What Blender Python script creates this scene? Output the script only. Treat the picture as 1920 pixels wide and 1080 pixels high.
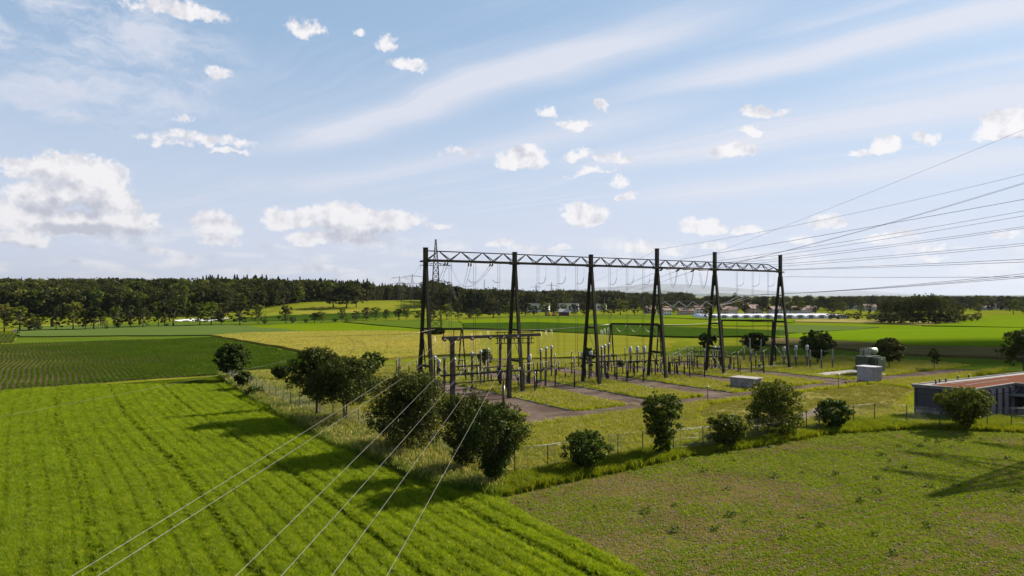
import bpy, bmesh, math, random
import numpy as np
from mathutils import Vector, Matrix, noise

for o in list(bpy.data.objects):
    bpy.data.objects.remove(o)
scene = bpy.context.scene
COL = scene.collection
R = math.radians
random.seed(7)
rng = np.random.default_rng(7)

# ------------------------------------------------------------------ camera
CAM_H, FPX, HOR = 13.0, 1280.0, 556.0          # drone height, focal length and horizon row of the photograph
cam_d = bpy.data.cameras.new('camera')
cam_d.lens, cam_d.sensor_width = 24.0, 36.0
cam_d.shift_y = 16.0 / 1920.0
cam_d.clip_start, cam_d.clip_end = 0.5, 120000.0
cam = bpy.data.objects.new('camera', cam_d)
COL.objects.link(cam)
cam.location = (0, 0, CAM_H)
cam.rotation_euler = (R(90), 0, 0)
scene.camera = cam

# ------------------------------------------------------------------ light
SUN_EL, SUN_AZ = R(33), R(61)                  # azimuth from +Y towards +X
SUN_DIR = Vector((math.sin(SUN_AZ) * math.cos(SUN_EL), math.cos(SUN_AZ) * math.cos(SUN_EL), math.sin(SUN_EL)))
sun_d = bpy.data.lights.new('sun', 'SUN')
sun_d.energy, sun_d.angle, sun_d.color = 5.0, R(0.53), (1.0, 0.93, 0.82)
sun = bpy.data.objects.new('sun', sun_d)
COL.objects.link(sun)
sun.rotation_euler = (-SUN_DIR).to_track_quat('-Z', 'Y').to_euler()
sun.location = SUN_DIR * 200

vs = scene.view_settings
scene.display_settings.display_device = 'sRGB'
vs.view_transform, vs.look, vs.exposure, vs.gamma = 'Standard', 'None', 1.39, 1.0
vs.use_curve_mapping = False
cy = scene.cycles
cy.max_bounces, cy.diffuse_bounces, cy.glossy_bounces, cy.transmission_bounces = 6, 3, 2, 3
cy.transparent_max_bounces, cy.volume_bounces = 4, 0
cy.use_denoising = True
try:
    cy.denoiser = 'OPENIMAGEDENOISE'
except Exception:
    pass
cy.caustics_reflective = cy.caustics_refractive = False

# ------------------------------------------------------------------ sky: world nodes
SKY_STRENGTH = 0.050
world = bpy.data.worlds.new('World')
scene.world = world
world.use_nodes = True
NT = world.node_tree
NT.nodes.clear()


class NB:
    """small helper to write node graphs as expressions"""
    def __init__(self, tree):
        self.t = tree

    def n(self, typ, **kw):
        nd = self.t.nodes.new(typ)
        for k, v in kw.items():
            setattr(nd, k, v)
        return nd

    def put(self, sock, v):
        if hasattr(v, 'is_output'):
            self.t.links.new(v, sock)
        elif v is not None:
            sock.default_value = v

    def m(self, op, a, b=None, c=None, clamp=False):
        nd = self.n('ShaderNodeMath', operation=op, use_clamp=clamp)
        for s, v in zip(nd.inputs, (a, b, c)):
            self.put(s, v)
        return nd.outputs[0]

    def v(self, op, a, b=None, c=None):
        nd = self.n('ShaderNodeVectorMath', operation=op)
        for s, x in zip(nd.inputs, (a, b, c)):
            self.put(s, x)
        return nd.outputs['Value'] if op in ('DOT_PRODUCT', 'LENGTH', 'DISTANCE') else nd.outputs['Vector']

    def noise(self, vec, scale, detail=4, rough=0.55, dist=0.0, color=False, dim='3D'):
        nd = self.n('ShaderNodeTexNoise', noise_dimensions=dim)
        self.put(nd.inputs['Vector'], vec)
        self.put(nd.inputs['Scale'], scale)
        nd.inputs['Detail'].default_value = detail
        nd.inputs['Roughness'].default_value = rough
        nd.inputs['Distortion'].default_value = dist
        return nd.outputs['Color' if color else 'Fac']

    def ramp(self, fac, lo, hi, a=0.0, b=1.0, smooth=True):
        nd = self.n('ShaderNodeMapRange', interpolation_type='SMOOTHSTEP' if smooth else 'LINEAR')
        for s, v in zip(nd.inputs, (fac, lo, hi, a, b)):
            self.put(s, v)
        return nd.outputs[0]

    def mix(self, f, a, b):
        nd = self.n('ShaderNodeMix', data_type='RGBA')
        self.put(nd.inputs['Factor'], f)
        self.put(nd.inputs[6], a)
        self.put(nd.inputs[7], b)
        return nd.outputs[2]


def azel(px, py):
    x, y, z = (px - 960) / FPX, 1.0, (HOR - py) / FPX
    return math.atan2(x, y), math.atan2(z, math.hypot(x, y))


def build_sky():
    b = NB(NT)
    sky = b.n('ShaderNodeTexSky', sky_type='NISHITA', sun_disc=False)
    sky.sun_elevation, sky.sun_rotation = SUN_EL, SUN_AZ
    sky.altitude, sky.air_density, sky.dust_density, sky.ozone_density = 500, 1.0, 1.0, 1.0
    d = b.n('ShaderNodeTexCoord').outputs['Generated']
    sep = b.n('ShaderNodeSeparateXYZ')
    b.put(sep.inputs[0], d)
    x, y, z = sep.outputs
    az = b.m('ARCTAN2', x, y)
    el = b.m('ARCSINE', z)
    comb = b.n('ShaderNodeCombineXYZ')
    b.put(comb.inputs[0], az)
    b.put(comb.inputs[1], el)
    P0 = comb.outputs[0]
    # billowy warp of the direction
    w1 = b.noise(P0, 16.0, 3, 0.5, color=True)
    w2 = b.noise(P0, 48.0, 6, 0.66, color=True)
    P = b.v('MULTIPLY_ADD', b.v('SUBTRACT', w1, (0.5, 0.5, 0.5)), (0.045, 0.032, 0), P0)
    P = b.v('MULTIPLY_ADD', b.v('SUBTRACT', w2, (0.5, 0.5, 0.5)), (0.026, 0.022, 0), P)
    # cumulus: (column, row, half width, half height, thickness) as directions of the sky
    puffs = [(165, 352, 92, 62, 1.0), (75, 372, 70, 34, .9), (215, 405, 60, 26, 1), (95, 322, 90, 38, 1), (205, 385, 62, 30, 1), (30, 305, 52, 18, .7), (60, 405, 70, 38, 1), (150, 425, 160, 30, 1),
             (255, 412, 48, 22, .8), (35, 450, 60, 22, .8), (410, 430, 52, 32, .75), (415, 455, 40, 22, .6),
             (560, 412, 68, 28, .9), (640, 415, 90, 36, 1), (715, 418, 90, 34, 1), (775, 422, 34, 16, .8),
             (575, 450, 52, 17, .75), (660, 445, 70, 20, .7),
             (375, 262, 130, 17, .5), (320, 268, 60, 10, .42), (430, 286, 42, 9, .5), (340, 220, 30, 12, .45), (335, 22, 100, 26, .6), (400, 30, 30, 14, .5), (575, 52, 42, 22, .55),
             (725, 84, 26, 22, .6), (762, 126, 42, 16, .6), (668, 62, 22, 10, .45), (412, 142, 32, 18, .5),
             (1030, 212, 26, 16, .7), (1076, 234, 40, 15, .7), (974, 300, 56, 25, .85), (862, 284, 40, 12, .45),
             (1085, 291, 26, 15, .6), (1150, 298, 46, 13, .6), (1105, 322, 50, 9, .5), (1160, 347, 26, 18, .5),
             (1170, 373, 26, 10, .6), (1130, 195, 14, 13, .75), (1417, 216, 34, 18, .75), (1465, 216, 22, 9, .5), (1402, 251, 24, 10, .65),
             (1369, 289, 48, 18, .8), (1664, 274, 46, 23, .95), (1606, 289, 24, 9, .6), (1747, 259, 22, 15, .6), (1885, 240, 78, 36, .95),
             (1097, 405, 52, 32, .95), (1316, 425, 54, 24, .8), (1396, 436, 44, 15, .75), (1547, 417, 32, 20, .8),
             (826, 429, 24, 9, .6), (940, 459, 32, 15, .55), (988, 469, 40, 13, .5), (1200, 469, 70, 15, .55), (1264, 474, 28, 14, .5), (1330, 467, 42, 13, .55),
             (1640, 446, 50, 15, .6), (1700, 440, 40, 13, .6), (1735, 462, 50, 12, .5), (1895, 440, 40, 14, .6), (1740, 482, 40, 9, .5), (1500, 452, 40, 10, .5), (1040, 470, 40, 9, .5)]

    def ell(Pv, lst, flat):
        acc = None
        for (cx, cyy, hw, hh, s) in lst:
            a, e = azel(cx, cyy)
            a1, _ = azel(cx + hw, cyy)
            _, e1 = azel(cx, cyy - hh)
            S = (1 / abs(a1 - a), 1 / abs(e1 - e), 0)
            S = (S[0] / 1.12, S[1] / 1.15, 0)
            v = b.v('MULTIPLY_ADD', Pv, S, (-a * S[0], -e * S[1], 0))
            if flat:
                v = b.v('MINIMUM', v, b.v('MULTIPLY', v, (1, 1.55, 1)))
            L = b.v('DOT_PRODUCT', v, v)
            q = b.m('MULTIPLY_ADD', L, -s, s)
            acc = q if acc is None else b.m('MAXIMUM', acc, q)
        return b.m('MAXIMUM', acc, 0.0)

    cum = ell(P, puffs, True)
    fine = b.noise(P0, 95.0, 6, 0.68)
    cov = b.m('ADD', b.m('MULTIPLY', cum, 1.5), b.m('MULTIPLY_ADD', fine, 1.7, -0.92))
    placed = b.m('MULTIPLY', b.ramp(cov, 0.10, 0.72), b.ramp(cum, 0.0, 0.20))
    # low haze-layer clouds all round the horizon and loose cumulus elsewhere
    lowv = b.v('MULTIPLY', P0, (9.0, 42.0, 1.0))
    lown = b.noise(lowv, 1.0, 6, 0.6, 0.6)
    band = b.m('MULTIPLY', b.ramp(el, 0.0, 0.02), b.ramp(el, 0.055, 0.105, 1.0, 0.0))
    leftw = b.ramp(az, -0.45, 0.25, 1.0, 0.8)
    low = b.m('MULTIPLY', b.m('MULTIPLY', b.ramp(lown, 0.44, 0.66), band), b.m('MULTIPLY', leftw, 0.85))
    rest = b.noise(b.v('MULTIPLY', P, (5.5, 9.0, 1)), 1.0, 6, 0.6, 0.3)
    outw = b.m('MULTIPLY', b.ramp(b.m('ABSOLUTE', az), 0.72, 0.95), b.m('MULTIPLY', b.ramp(el, 0.05, 0.12), b.ramp(el, 0.5, 0.9, 1.0, 0.3)))
    rest = b.m('MULTIPLY', b.ramp(rest, 0.56, 0.68), outw)
    cumA = b.m('MAXIMUM', placed, b.m('MAXIMUM', low, rest))
    # cirrus on a high plane
    zz = b.m('MAXIMUM', z, 0.03)
    inv = b.m('DIVIDE', 1.0, zz)
    pc = b.n('ShaderNodeCombineXYZ')
    b.put(pc.inputs[0], b.m('MULTIPLY', b.v('DOT_PRODUCT', d, (-0.728, 0.686, 0)), inv))
    b.put(pc.inputs[1], b.m('MULTIPLY', b.v('DOT_PRODUCT', d, (0.686, 0.728, 0)), inv))
    Q = pc.outputs[0]
    wq = b.noise(Q, 0.8, 3, 0.5, color=True)
    Qw = b.v('MULTIPLY_ADD', b.v('SUBTRACT', wq, (0.5, 0.5, 0.5)), (0.6, 0.5, 0), Q)
    sq = b.n('ShaderNodeSeparateXYZ')
    b.put(sq.inputs[0], Qw)
    along, across = sq.outputs[0], sq.outputs[1]
    st = b.noise(b.v('MULTIPLY', Qw, (0.20, 3.0, 1)), 1.0, 8, 0.66)
    broad = b.noise(b.v('MULTIPLY', Qw, (0.30, 0.55, 1)), 1.0, 4, 0.55)
    cir = b.m('MULTIPLY', b.ramp(st, 0.42, 0.74), b.ramp(broad, 0.40, 0.66))

    def streak(c0, w, amp, lo, hi):
        t = b.m('DIVIDE', b.m('SUBTRACT', across, c0), w)
        g = b.m('EXPONENT', b.m('MULTIPLY', b.m('MULTIPLY', t, t), -1.0))
        g = b.m('MULTIPLY', g, b.m('MULTIPLY', b.ramp(along, lo - 0.7, lo + 0.5), b.ramp(along, hi - 0.8, hi + 0.8, 1.0, 0.0)))
        return b.m('MULTIPLY', g, b.m('MULTIPLY', b.m('MULTIPLY_ADD', st, 1.7, -0.25), amp))
    s = streak(2.27, 0.20, 1.0, 1.3, 4.2)
    for a in ((2.93, 0.17, 0.95, -2.0, 1.9), (4.19, 0.42, 0.9, -3.0, 3.0), (6.05, 0.55, 0.7, -3.0, 4.0), (3.55, 0.12, 0.6, -2.0, 0.8), (3.3, 0.3, 0.55, 2.0, 6.0)):
        s = b.m('MAXIMUM', s, streak(*a))
    # veil high on the left
    va, ve = azel(150, 95)
    dv = b.v('MULTIPLY_ADD', P0, (1 / 0.20, 1 / 0.10, 0), (-va / 0.20, -ve / 0.10, 0))
    vl = b.ramp(b.v('DOT_PRODUCT', dv, dv), 0.15, 1.5, 1.0, 0.0)
    vn = b.noise(b.v('MULTIPLY', P, (9, 26, 1)), 1.0, 7, 0.66, 0.5)
    veil = b.m('MULTIPLY', vl, b.ramp(vn, 0.36, 0.68, 0.0, 0.75))
    cirA = b.m('MULTIPLY', b.m('MAXIMUM', b.m('MAXIMUM', b.m('MULTIPLY', cir, 0.62), b.m('MULTIPLY', s, 1.65)), veil), b.ramp(z, 0.03, 0.12))
    cirA = b.m('MINIMUM', b.m('MAXIMUM', cirA, 0.0), 0.85)
    # colours
    gam = b.n('ShaderNodeGamma')
    b.put(gam.inputs[0], sky.outputs[0])
    gam.inputs[1].default_value = 0.35          # bright summer air evens out the clear-sky contrast
    skyc = b.v('MULTIPLY', gam.outputs[0], (SKY_TINT[0], SKY_TINT[1], SKY_TINT[2]))
    # thin bright haze towards the horizon, the same all round
    skyc = b.mix(b.ramp(el, -0.03, 0.38, 0.95, 0.0), skyc, HAZE_C)
    skyc = b.mix(cirA, skyc, CIRRUS_C)
    # shading inside the cumulus: billows lit from the right, greyer flat bases
    n0 = b.noise(P0, 26.0, 5, 0.6)
    n1 = b.noise(b.v('ADD', P0, (0.011, 0.010, 0)), 26.0, 5, 0.6)
    relief = b.m('MULTIPLY', b.m('SUBTRACT', n0, n1), 3.4)
    base = ell(P, [(150, 392, 95, 18, 1.0), (170, 432, 150, 14, 1.0), (75, 345, 70, 30, .55), (680, 443, 90, 20, .9), (610, 432, 60, 12, .6), (420, 455, 45, 12, .5),
                   (40, 462, 55, 9, .6), (1100, 425, 40, 8, .4), (1890, 262, 50, 10, .5)], False)
    lit = b.m('ADD', b.m('MULTIPLY_ADD', base, -1.05, 0.92), relief)
    lit = b.m('MULTIPLY_ADD', low, -0.25, lit)
    lit = b.m('MINIMUM', b.m('MAXIMUM', lit, 0.0), 1.0)
    cc = b.mix(lit, CLOUD_DARK, CLOUD_LIT)
    col = b.mix(b.m('MINIMUM', cumA, 0.97), skyc, cc)
    bg = b.n('ShaderNodeBackground')
    b.put(bg.inputs[0], col)
    bg.inputs[1].default_value = SKY_STRENGTH
    out = b.n('ShaderNodeOutputWorld')
    NT.links.new(bg.outputs[0], out.inputs[0])
    world.cycles.sampling_method = 'MANUAL'
    world.cycles.sample_map_resolution = 512


SKY_TINT = (2.10, 2.68, 3.30)
HAZE_C = (5.3, 5.65, 6.75, 1)
CIRRUS_C = (5.9, 6.05, 6.75, 1)
CLOUD_LIT = (7.3, 7.15, 7.25, 1)
CLOUD_DARK = (4.2, 4.35, 5.0, 1)
build_sky()


# ------------------------------------------------------------------ geometry helpers
def hz(x, y):
    """height of the ground: flat, with a low wooded rise far left"""
    a = x / max(y, 1.0)
    m = min(max((-0.05 - a) / 0.10, 0.0), 1.0)
    m = m * m * (3 - 2 * m)
    t = min(max((y - 385) / 150.0, 0.0), 1.0)
    h = 9.0 * t * t * (3 - 2 * t)
    t2 = min(max((y - 470) / 200.0, 0.0), 1.0)
    m2 = min(max((-0.22 - a) / 0.15, 0.0), 1.0)
    h += 6.0 * t2 * m2
    far = min(max((y - 1500) / 800.0, 0.0), 1.0)
    return h * m * (1 - far)


def G(px, py):
    """ground point seen in a given direction of the photograph"""
    if py - HOR > 34.0:
        Y = CAM_H * FPX / (py - HOR)
        return ((px - 960) / FPX * Y, Y)
    dx, dz = (px - 960) / FPX, (HOR - py) / FPX
    y = 150.0
    while y < 6000:
        if CAM_H + dz * y <= hz(dx * y, y):
            break
        y += 2.0
    return (dx * y, y)


def Zat(py, Y):
    return CAM_H + (HOR - py) / FPX * Y


class MB:
    """collects shapes, builds ONE mesh object"""
    def __init__(self):
        self.v, self.f, self.sm = [], [], []

    def add(self, vs, fs, smooth=False):
        o = len(self.v)
        self.v.extend([tuple(p) for p in vs])
        self.f.extend([tuple(i + o for i in f) for f in fs])
        self.sm.extend([smooth] * len(fs))
        return self

    def box(self, c, s, rot=0.0):
        x, y, z = s[0] / 2, s[1] / 2, s[2] / 2
        pts = [(-x, -y, -z), (x, -y, -z), (x, y, -z), (-x, y, -z), (-x, -y, z), (x, -y, z), (x, y, z), (-x, y, z)]
        cr, sr = math.cos(rot), math.sin(rot)
        pts = [(c[0] + p[0] * cr - p[1] * sr, c[1] + p[0] * sr + p[1] * cr, c[2] + p[2]) for p in pts]
        return self.add(pts, [(0, 3, 2, 1), (4, 5, 6, 7), (0, 1, 5, 4), (1, 2, 6, 5), (2, 3, 7, 6), (3, 0, 4, 7)])

    def bar(self, a, b_, w, h=None, w2=None):
        """square bar between two points"""
        h = h or w
        k = (w2 / w) if w2 else 1.0
        a, b_ = Vector(a), Vector(b_)
        d = (b_ - a).normalized()
        up = Vector((0, 0, 1)) if abs(d.z) < 0.95 else Vector((0, 1, 0))
        s = d.cross(up).normalized()
        t = s.cross(d).normalized()
        pts = []
        for p, q in ((a, 1.0), (b_, k)):
            for i, j in ((-1, -1), (1, -1), (1, 1), (-1, 1)):
                pts.append(p + s * (i * w / 2 * q) + t * (j * h / 2 * q))
        return self.add(pts, [(3, 2, 1, 0), (4, 5, 6, 7), (0, 1, 5, 4), (1, 2, 6, 5), (2, 3, 7, 6), (3, 0, 4, 7)])

    def tube(self, pts, r, n=6, r2=None, caps=True):
        pts = [Vector(p) for p in pts]
        m = len(pts)
        ring = []
        prev = None
        for i, p in enumerate(pts):
            d = (pts[min(i + 1, m - 1)] - pts[max(i - 1, 0)]).normalized()
            if prev is None:
                up = Vector((0, 0, 1)) if abs(d.z) < 0.9 else Vector((1, 0, 0))
                s = d.cross(up).normalized()
            else:
                s = (prev - d * prev.dot(d)).normalized()
            prev = s
            t = d.cross(s)
            rr = r if r2 is None else r + (r2 - r) * i / max(m - 1, 1)
            ring.extend([p + (s * math.cos(2 * math.pi * k / n) + t * math.sin(2 * math.pi * k / n)) * rr for k in range(n)])
        fs = [(i * n + k, i * n + (k + 1) % n, (i + 1) * n + (k + 1) % n, (i + 1) * n + k) for i in range(m - 1) for k in range(n)]
        if caps:
            fs += [tuple(reversed(range(n))), tuple(range((m - 1) * n, m * n))]
        return self.add(ring, fs, True)

    def lathe(self, c, prof, n=10, axis=None):
        """profile of (radius, height) round the vertical, or round an axis"""
        vs_, fs = [], []
        M = Matrix.Identity(3)
        if axis is not None:
            M = Vector((0, 0, 1)).rotation_difference(Vector(axis)).to_matrix()
        for r, z in prof:
            for k in range(n):
                q = M @ Vector((r * math.cos(2 * math.pi * k / n), r * math.sin(2 * math.pi * k / n), z))
                vs_.append((c[0] + q.x, c[1] + q.y, c[2] + q.z))
        for i in range(len(prof) - 1):
            for k in range(n):
                fs.append((i * n + k, i * n + (k + 1) % n, (i + 1) * n + (k + 1) % n, (i + 1) * n + k))
        fs += [tuple(reversed(range(n))), tuple(range((len(prof) - 1) * n, len(prof) * n))]
        return self.add(vs_, fs, True)

    def prism(self, poly, z0, z1):
        n = len(poly)
        vs_ = [(p[0], p[1], z0) for p in poly] + [(p[0], p[1], z1) for p in poly]
        fs = [tuple(reversed(range(n))), tuple(range(n, 2 * n))] + [(i, (i + 1) % n, n + (i + 1) % n, n + i) for i in range(n)]
        return self.add(vs_, fs)

    def mesh(self, name):
        me = bpy.data.meshes.new(name)
        me.from_pydata(self.v, [], self.f)
        me.polygons.foreach_set('use_smooth', self.sm)
        me.update()
        return me

    def build(self, name, mat, parent=None, loc=None):
        o = bpy.data.objects.new(name, self.mesh(name))
        COL.objects.link(o)
        if mat:
            o.data.materials.append(mat)
        if parent:
            o.parent = parent
        if loc:
            o.location = loc
        return o


def tag(o, label, cat=None, group=None, kind=None):
    o['label'] = label
    if cat:
        o['category'] = cat
    if group:
        o['group'] = group
    if kind:
        o['kind'] = kind
    return o


def thing(name, label, cat, loc=(0, 0, 0), rz=0.0, group=None):
    o = bpy.data.objects.new(name, None)
    o.empty_display_size = 0.3
    COL.objects.link(o)
    o.location, o.rotation_euler = loc, (0, 0, rz)
    return tag(o, label, cat, group)


def structure(o, label):
    o['kind'] = 'structure'
    o['label'] = label
    return o


def copy_tree(o, parent=None):
    c = o.copy()
    COL.objects.link(c)
    c.parent = parent
    for ch in list(o.children):
        copy_tree(ch, c)
    return c


ORD = ['first', 'second', 'third', 'fourth', 'fifth', 'sixth', 'seventh', 'eighth', 'ninth', 'tenth', 'eleventh', 'twelfth', 'thirteenth',
       'fourteenth', 'fifteenth', 'sixteenth', 'seventeenth', 'eighteenth', 'nineteenth', 'twentieth']
for t_ in ('twenty', 'thirty', 'forty', 'fifty', 'sixty'):
    if t_ != 'twenty':
        ORD.append(t_[:-1] + 'ieth')
    ORD.extend([t_ + '-' + w_ for w_ in ORD[:9]])


# ------------------------------------------------------------------ materials
def new_mat(name):
    m = bpy.data.materials.new(name)
    m.use_nodes = True
    m.node_tree.nodes.clear()
    return m, NB(m.node_tree)


def finish(m, b, shader, disp=None):
    out = b.n('ShaderNodeOutputMaterial')
    b.t.links.new(shader, out.inputs[0])
    return m


def rgb(c):
    return (c[0], c[1], c[2], 1)


def principled(b, color, rough=0.6, metal=0.0, normal=None, spec=0.4):
    p = b.n('ShaderNodeBsdfPrincipled')
    b.put(p.inputs['Base Color'], color)
    b.put(p.inputs['Roughness'], rough)
    b.put(p.inputs['Metallic'], metal)
    p.inputs['Specular IOR Level'].default_value = spec
    if normal is not None:
        b.put(p.inputs['Normal'], normal)
    return p.outputs[0]


def bump(b, h, strength=0.3, dist=0.05):
    nd = b.n('ShaderNodeBump')
    nd.inputs['Strength'].default_value = strength
    nd.inputs['Distance'].default_value = dist
    b.put(nd.inputs['Height'], h)
    return nd.outputs[0]


def solid_mat(name, c1, c2=None, rough=0.6, metal=0.0, scale=3.0, bumpy=0.0, spec=0.4):
    """painted or bare material with uneven colour"""
    m, b = new_mat(name)
    c2 = c2 or tuple(x * 0.7 for x in c1)
    pos = b.n('ShaderNodeTexCoord').outputs['Object']
    n1 = b.noise(pos, scale, 6, 0.62)
    n2 = b.noise(pos, scale * 7.3, 4, 0.6)
    f = b.ramp(b.m('ADD', b.m('MULTIPLY', n1, 0.65), b.m('MULTIPLY', n2, 0.35)), 0.36, 0.66)
    col = b.mix(f, rgb(c1), rgb(c2))
    nrm = bump(b, n2, bumpy, 0.02) if bumpy else None
    return finish(m, b, principled(b, col, b.ramp(n2, 0.3, 0.7, rough - 0.1, rough + 0.1), metal, nrm, spec))


def leaf_mat(name, c1, c2, trans=0.45, c3=None, patch=0.12, island=True, tree=0.0):
    """thin leaves or blades: diffuse plus light let through, colour varied from leaf to leaf and in patches"""
    m, b = new_mat(name)
    geo = b.n('ShaderNodeNewGeometry')
    rnd = geo.outputs['Random Per Island'] if island else b.n('ShaderNodeObjectInfo').outputs['Random']
    pn = b.noise(geo.outputs['Position'], patch, 4, 0.6)
    f = b.m('ADD', b.m('MULTIPLY', rnd, 0.55), b.m('MULTIPLY_ADD', pn, 1.6, -0.55), clamp=True)
    if tree:
        f = b.m('MULTIPLY_ADD', b.n('ShaderNodeObjectInfo').outputs['Random'], tree, b.m('MULTIPLY', f, 1 - tree))
    col = b.mix(f, rgb(c1), rgb(c2))
    if c3:
        oi = b.n('ShaderNodeObjectInfo').outputs['Random']
        col = b.mix(b.ramp(b.m('MULTIPLY', oi, rnd), 0.45, 0.75), col, rgb(c3))
    df = b.n('ShaderNodeBsdfDiffuse')
    tr = b.n('ShaderNodeBsdfTranslucent')
    gl = b.n('ShaderNodeBsdfGlossy')
    b.put(df.inputs[0], col)
    tcol = b.v('MULTIPLY', col, (1.25, 1.15, 0.6))
    b.put(tr.inputs[0], tcol)
    gl.inputs['Roughness'].default_value = 0.45
    b.put(gl.inputs[0], (0.7, 0.75, 0.6, 1))
    m1, m2 = b.n('ShaderNodeMixShader'), b.n('ShaderNodeMixShader')
    m1.inputs[0].default_value, m2.inputs[0].default_value = trans, 0.012
    b.t.links.new(df.outputs[0], m1.inputs[1])
    b.t.links.new(tr.outputs[0], m1.inputs[2])
    b.t.links.new(m1.outputs[0], m2.inputs[1])
    b.t.links.new(gl.outputs[0], m2.inputs[2])
    return finish(m, b, m2.outputs[0])


def field_mat(name, c1, c2, c3=None, s1=0.15, s2=2.5, stretch=(1, 1), rough=0.95, bstr=0.6, bdist=0.25, s3=None):
    """growing field or soil seen from the air"""
    m, b = new_mat(name)
    pos = b.n('ShaderNodeNewGeometry').outputs['Position']
    pv = b.v('MULTIPLY', pos, (stretch[0], stretch[1], 1))
    a = b.noise(pv, s1, 5, 0.6, 0.4)
    f = b.noise(pos, s2, 6, 0.7)
    k = b.ramp(b.m('ADD', b.m('MULTIPLY', a, 0.6), b.m('MULTIPLY', f, 0.4)), 0.38, 0.62)
    col = b.mix(k, rgb(c1), rgb(c2))
    if c3:
        g = b.noise(pv, s3 or s1 * 3.1, 5, 0.65, 0.8)
        col = b.mix(b.ramp(g, 0.52, 0.68), col, rgb(c3))
    nrm = bump(b, f, bstr, bdist)
    return finish(m, b, principled(b, col, rough, 0, nrm, 0.0))


M = {}
M['steel'] = solid_mat('olive painted steel', (0.0150, 0.0130, 0.0062), (0.0260, 0.0220, 0.0110), 0.7, 0.0, 1.2, 0.0, 0.12)
M['steel2'] = solid_mat('dark oxidised steel', (0.0230, 0.0200, 0.0160), (0.0420, 0.0330, 0.0250), 0.7, 0.0, 1.5, 0.0, 0.15)
M['greysteel'] = solid_mat('galvanised steel', (0.0960, 0.0920, 0.0840), (0.0560, 0.0528, 0.0480), 0.6, 0.2, 2.0)
M['alu'] = solid_mat('bright aluminium strand', (0.40, 0.35, 0.31), (0.30, 0.26, 0.23), 0.45, 0.35, 4.0)
M['strand'] = solid_mat('dulled aluminium strand', (0.20, 0.175, 0.155), (0.13, 0.115, 0.10), 0.5, 0.2, 1.0)
M['darkwire'] = solid_mat('weathered dark conductor', (0.035, 0.036, 0.040), (0.02, 0.02, 0.022), 0.6, 0.2, 4.0)
M['porc'] = solid_mat('brown glazed porcelain', (0.045, 0.022, 0.014), (0.075, 0.040, 0.025), 0.3, 0.0, 3.0)
M['porcgrey'] = solid_mat('grey glazed porcelain', (0.1680, 0.1645, 0.1610), (0.1120, 0.1085, 0.1050), 0.35, 0.0, 3.0)
M['white'] = solid_mat('white enamel housing', (0.3600, 0.3456, 0.3600), (0.2448, 0.2304, 0.2448), 0.45, 0.0, 2.5)
M['lilac'] = solid_mat('weathered pale tank paint', (0.3168, 0.2952, 0.3096), (0.2376, 0.2160, 0.2304), 0.55, 0.0, 1.6)
M['green'] = solid_mat('dull green transformer paint', (0.045, 0.062, 0.036), (0.030, 0.042, 0.026), 0.5, 0.0, 1.4)
M['palegreen'] = solid_mat('pale green transformer paint', (0.20, 0.25, 0.15), (0.14, 0.18, 0.10), 0.45, 0.0, 1.4)
M['concrete'] = solid_mat('weathered concrete', (0.2592, 0.2310, 0.2108), (0.1440, 0.1260, 0.1156), 0.85, 0.0, 1.1, 0.5)
M['kerb'] = solid_mat('old concrete kerb', (0.22, 0.20, 0.18), (0.10, 0.09, 0.08), 0.9, 0.0, 1.4, 0.5)
M['bark'] = solid_mat('tree bark', (0.060, 0.045, 0.032), (0.030, 0.023, 0.017), 0.9, 0.0, 6.0, 0.8)
M['black'] = solid_mat('dark opening', (0.008, 0.008, 0.009), (0.014, 0.013, 0.013), 0.5)


# ------------------------------------------------------------------ ground and fields
def vnoise(x, y, s, seed=0):
    """smooth value noise on arrays"""
    x, y = np.asarray(x) * s + seed * 17.3, np.asarray(y) * s + seed * 5.7
    xi, yi = np.floor(x).astype(np.int64), np.floor(y).astype(np.int64)
    fx, fy = x - xi, y - yi
    fx, fy = fx * fx * (3 - 2 * fx), fy * fy * (3 - 2 * fy)

    def h(i, j):
        n = (i * 374761393 + j * 668265263 + seed * 982451653) & 0xFFFFFFFF
        n = ((n ^ (n >> 13)) * 1274126177) & 0xFFFFFFFF
        return ((n ^ (n >> 16)) & 0xFFFF) / 65535.0
    a, b_, c, d = h(xi, yi), h(xi + 1, yi), h(xi, yi + 1), h(xi + 1, yi + 1)
    return (a * (1 - fx) + b_ * fx) * (1 - fy) + (c * (1 - fx) + d * fx) * fy


def fbm(x, y, s, seed=0, o=4):
    t, a, n = 0, 0.5, 0
    for i in range(o):
        t = t + a * vnoise(x, y, s * 2 ** i, seed + i)
        n += a
        a *= 0.55
    return t / n


def inpoly(x, y, poly):
    r = np.zeros(len(x), bool)
    n = len(poly)
    for i in range(n):
        (x1, y1), (x2, y2) = poly[i], poly[(i + 1) % n]
        if y1 == y2:
            continue
        c = ((y1 > y) != (y2 > y)) & (x < (x2 - x1) * (y - y1) / (y2 - y1) + x1)
        r ^= c
    return r


def ground_sheet():
    xs = np.concatenate([np.linspace(-39000, -1000, 14), np.arange(-940, 120, 24), np.linspace(200, 39000, 16)])
    ys = np.concatenate([[-280, -100, 0, 60, 120, 200, 300], np.arange(370, 760, 12), np.arange(780, 2400, 60), np.linspace(2600, 45500, 14)])
    v = [(x, y, hz(x, y)) for y in ys for x in xs]
    nx = len(xs)
    f = [(j * nx + i, j * nx + i + 1, (j + 1) * nx + i + 1, (j + 1) * nx + i) for j in range(len(ys) - 1) for i in range(nx - 1)]
    mb = MB()
    mb.add(v, f, True)
    return mb


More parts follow.
